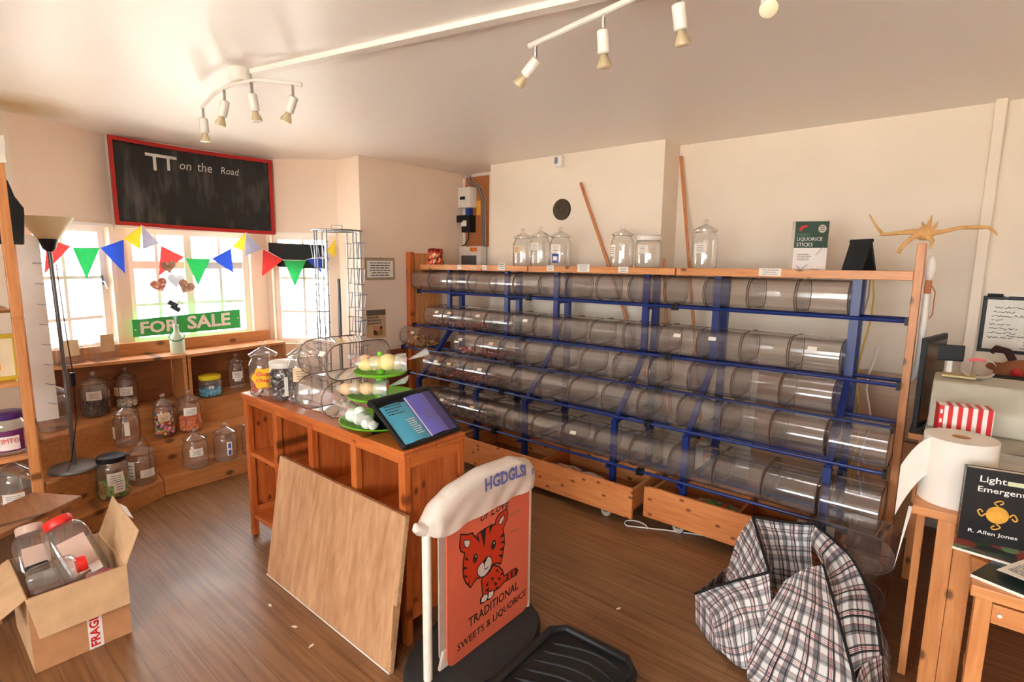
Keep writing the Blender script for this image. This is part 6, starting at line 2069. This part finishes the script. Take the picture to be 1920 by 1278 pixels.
MB().grid(lambda a, c: (.058 * math.cos(a * 5.4 + .4), -.03 + .06 * c, .045 + .040 * math.sin(a * 5.4 + .4)), 24, 2).build('paper', M['paper'], rp, True)
MB().grid(lambda a, c: (.0588 * math.cos(a * .9 + 1.3), -.031, .037 + .0408 * math.sin(a * .9 + 1.3) + .012 * c), 8, 1).build('red_print', M['red'], rp)

# striped sweet bags box on the till deck
sb = thing('striped_carton', 'red and white striped carton of paper bags on the cash register', 'carton', (-.02, 2.50, DZ + .1515), .16)
SW, SH = .155, .135
MB().box(0, 0, 0, SW, .075, SH).build('body', M['mat_white'], sb)
for k in range(5):
    x_ = .026 + k * .028
    MB().box(x_, -.0008, 0 if k > 0 else .0, x_ + .014, 0, SH).build('stripe', M['red'], sb)
    MB().box(x_, 0, SH, x_ + .014, .075, SH + .0008).build('stripe', M['red'], sb)
MB().box(0, -.0008, 0, .014, 0, SH).build('stripe', M['red'], sb)
MB().box(-.0008, 0, 0, 0, .075, SH).build('red_side', M['red'], sb)
for k in range(3):
    MB().box(.003, -.0013, .035 + k * .035, .010, -.0009, .050 + k * .035).build('motif', M['mat_white'], sb)
ppr = thing('paper_pile', 'loose grey papers lying on the front of the cash register', 'papers', (.12, 2.46, DZ + .1515), -.3)
for k in range(3):
    MB().grid(lambda a, c: (.05 + .26 * a + .01 * k, .02 + .12 * c - .01 * k, .003 + .004 * k + .006 * math.sin(a * 3 + k)), 6, 3).build('sheet', plain('sheet_%d' % k, srgb(190 - 10 * k, 184 - 10 * k, 170 - 10 * k), .8), ppr, True)

# flat monitor standing behind the register
mo = thing('monitor', 'thin flat monitor seen edge on behind the cash register', 'monitor', (-.085, 3.19, 0), .0)
mo.location.z = 0
mo_ang = .55
dxy = Vector((math.sin(.20), math.cos(.20), 0))
MB().obox((.01, .06, 1.02), dxy * .17, (.011 * dxy.y, -.011 * dxy.x, 0), Z * .215).build('case', M['black'], mo, bevel=.004)
MB().obox(Vector((.01, .06, 1.02)) + Vector((dxy.y, -dxy.x, 0)) * .0115, dxy * .155, Vector((dxy.y, -dxy.x, 0)) * .0008, Z * .19).build('screen', plain('screen_off', srgb(70, 64, 58), .2), mo)
MB().box(-.0, .03, .775, .02, .10, .81).build('neck', M['black'], mo)
MB().box(-.045, -.03, .766, .12, .18, .776).build('foot', M['black'], mo, bevel=.003)
wt = thing('side_table', 'pine side table against the rear wall behind the till', 'table', (0, 0, 0))
MB().box(-.13, 3.152, .735, .95, 3.85, .764).build('board', M['pine'], wt, bevel=.003)
for x_ in (-.09, .86):
    MB().box(x_, 3.2, 0, x_ + .04, 3.24, .734).build('leg', M['pine_z'], wt)
    MB().box(x_, 3.78, 0, x_ + .04, 3.82, .734).build('leg', M['pine_z'], wt)

# long white handled tool hanging on the post
wb = thing('hanging_tool', 'long white plastic handled tool hanging on the pine post', 'tool', (-.130, 3.31, 0))
MB().sphere((.0, 0, 1.555), .028, 12, 10, .9, .8, 2.2).build('head', M['white_plastic'], wb, True)
MB().box(-.014, -.014, 1.43, .014, .014, 1.495).build('collar', M['mdf'], wb, bevel=.004)
MB().tube([(0, 0, 1.43), (0, 0, 1.10), (-.012, 0, 1.02), (-.02, 0, .99)], [.016, .016, .015, .008], 10).build('handle', M['white_plastic'], wb, True)
MB().tube([(.014, 0, 1.47), (.03, 0, 1.44), (.03, 0, 1.33), (.02, 0, 1.31)], .003, 6).build('cord', M['mdf'], wb)

# whiteboard with handwritten list
wbd = thing('whiteboard', 'black framed whiteboard with a handwritten list on the rear wall', 'whiteboard', (.10, 3.98, 1.10))
MB().box(0, -.012, 0, .46, 0, .30).build('board', plain('whiteboard_face', srgb(206, 200, 184), .3), wbd)
for a in (((-.004, -.02, -.004), (.464, 0, .014)), ((-.004, -.02, .288), (.464, 0, .306)), ((-.004, -.02, .014), (.014, 0, .288)), ((.446, -.02, .014), (.464, 0, .288))):
    MB().box(*a[0], *a[1]).build('frame', M['black'], wbd, bevel=.003)


def scrawl(parent, x, y, z, w_, h_, seed):
    rd = random.Random(seed)
    b = MB()
    pts = []
    n = int(w_ / .006)
    for i in range(n):
        pts.append((x + w_ * i / n, y, z + h_ * (rd.random() - .5) * (1.6 if rd.random() < .25 else .8)))
        if rd.random() < .12 and len(pts) > 2:
            stroke(b, pts, .003, (0, -1, 0))
            pts = []
    if len(pts) > 1:
        stroke(b, pts, .003, (0, -1, 0))
    o = b.build('handwriting', M['ink'], parent)
    o['kind'] = 'stuff'


for k, (x, z, w_) in enumerate(((.05, .245, .14), (.045, .222, .10), (.04, .198, .15), (.04, .176, .055), (.035, .152, .09), (.035, .130, .12), (.03, .106, .12), (.11, .090, .12), (.03, .080, .11), (.18, .064, .15), (.18, .046, .16), (.17, .028, .18))):
    scrawl(wbd, x, -.0128, z, w_, .010, 70 + k)
pn = thing('marker_pen', 'black marker pen clipped on top of the whiteboard', 'pen', (.13, 3.965, 1.412))
MB().tube([(-.02, 0, 0), (.045, 0, 0)], .008, 10).build('cap', M['black'], pn, True)
MB().tube([(.045, 0, 0), (.12, 0, 0)], .006, 10).build('barrel', M['white_plastic'], pn, True)
MB().box(.052, -.004, -.03, .068, .004, .008).build('clip', M['white_plastic'], pn)

# soft reindeer toy
rd_ = thing('reindeer_toy', 'brown plush reindeer toy with a red nose under the whiteboard', 'toy', (.27, 3.70, .765))
M['plush'] = plain('plush_brown', srgb(150, 92, 58), .95, var=.12, scale=60, bump=.5)
M['plush_dark'] = plain('plush_dark', srgb(60, 34, 28), .95, var=.12, scale=60)
MB().sphere((0, 0, .07), .075, 16, 12, 1.1, .9, 1.0).build('body', M['plush'], rd_, True)
MB().sphere((.0, -.03, .21), .072, 16, 12, 1.2, .9, .85).build('head', M['plush'], rd_, True)
MB().sphere((-.02, -.095, .225), .018, 10, 8).build('nose', M['red'], rd_, True)
for s in (-1, 1):
    MB().tube([(s * .03, -.02, .265), (s * .05, -.02, .30), (s * .085, -.02, .31), (s * .10, -.02, .29)], [.014, .014, .013, .010], 8).build('antler', M['plush_dark'], rd_, True)
    MB().sphere((s * .05, -.07, .01 + .015), .026, 10, 8, 1, 1.4, .9).build('foot', M['plush'], rd_, True)
    MB().sphere((s * .078, -.02, .235), .022, 10, 8, 1.5, .6, .8).build('ear', M['plush'], rd_, True)
# grey card reader clipped to the trunking, dark unit beside it
cr_ = thing('card_machine', 'small grey card machine standing at the foot of the boxed pipe', 'card machine', (.09, 3.72, .765), .3)
MB().box(-.03, -.02, 0, .03, .02, .23).build('body', plain('reader_grey', srgb(150, 160, 166), .5), cr_, bevel=.006)
MB().box(-.022, -.0215, .14, .022, -.02, .19).build('screen', M['black'], cr_)
bx = thing('black_box', 'black box on the side table in front of the reindeer toy', 'box', (.16, 3.20, .7645))
MB().box(0, .0, 0, .5, .36, .27).build('case', M['black_matt'], bx, bevel=.006)
MB().box(.03, -.002, .03, .47, 0, .24).build('grille', M['black'], bx)
rd_.location = (.27, 3.70, .7645)
rd_.scale = (1.25, 1.25, 1.25)
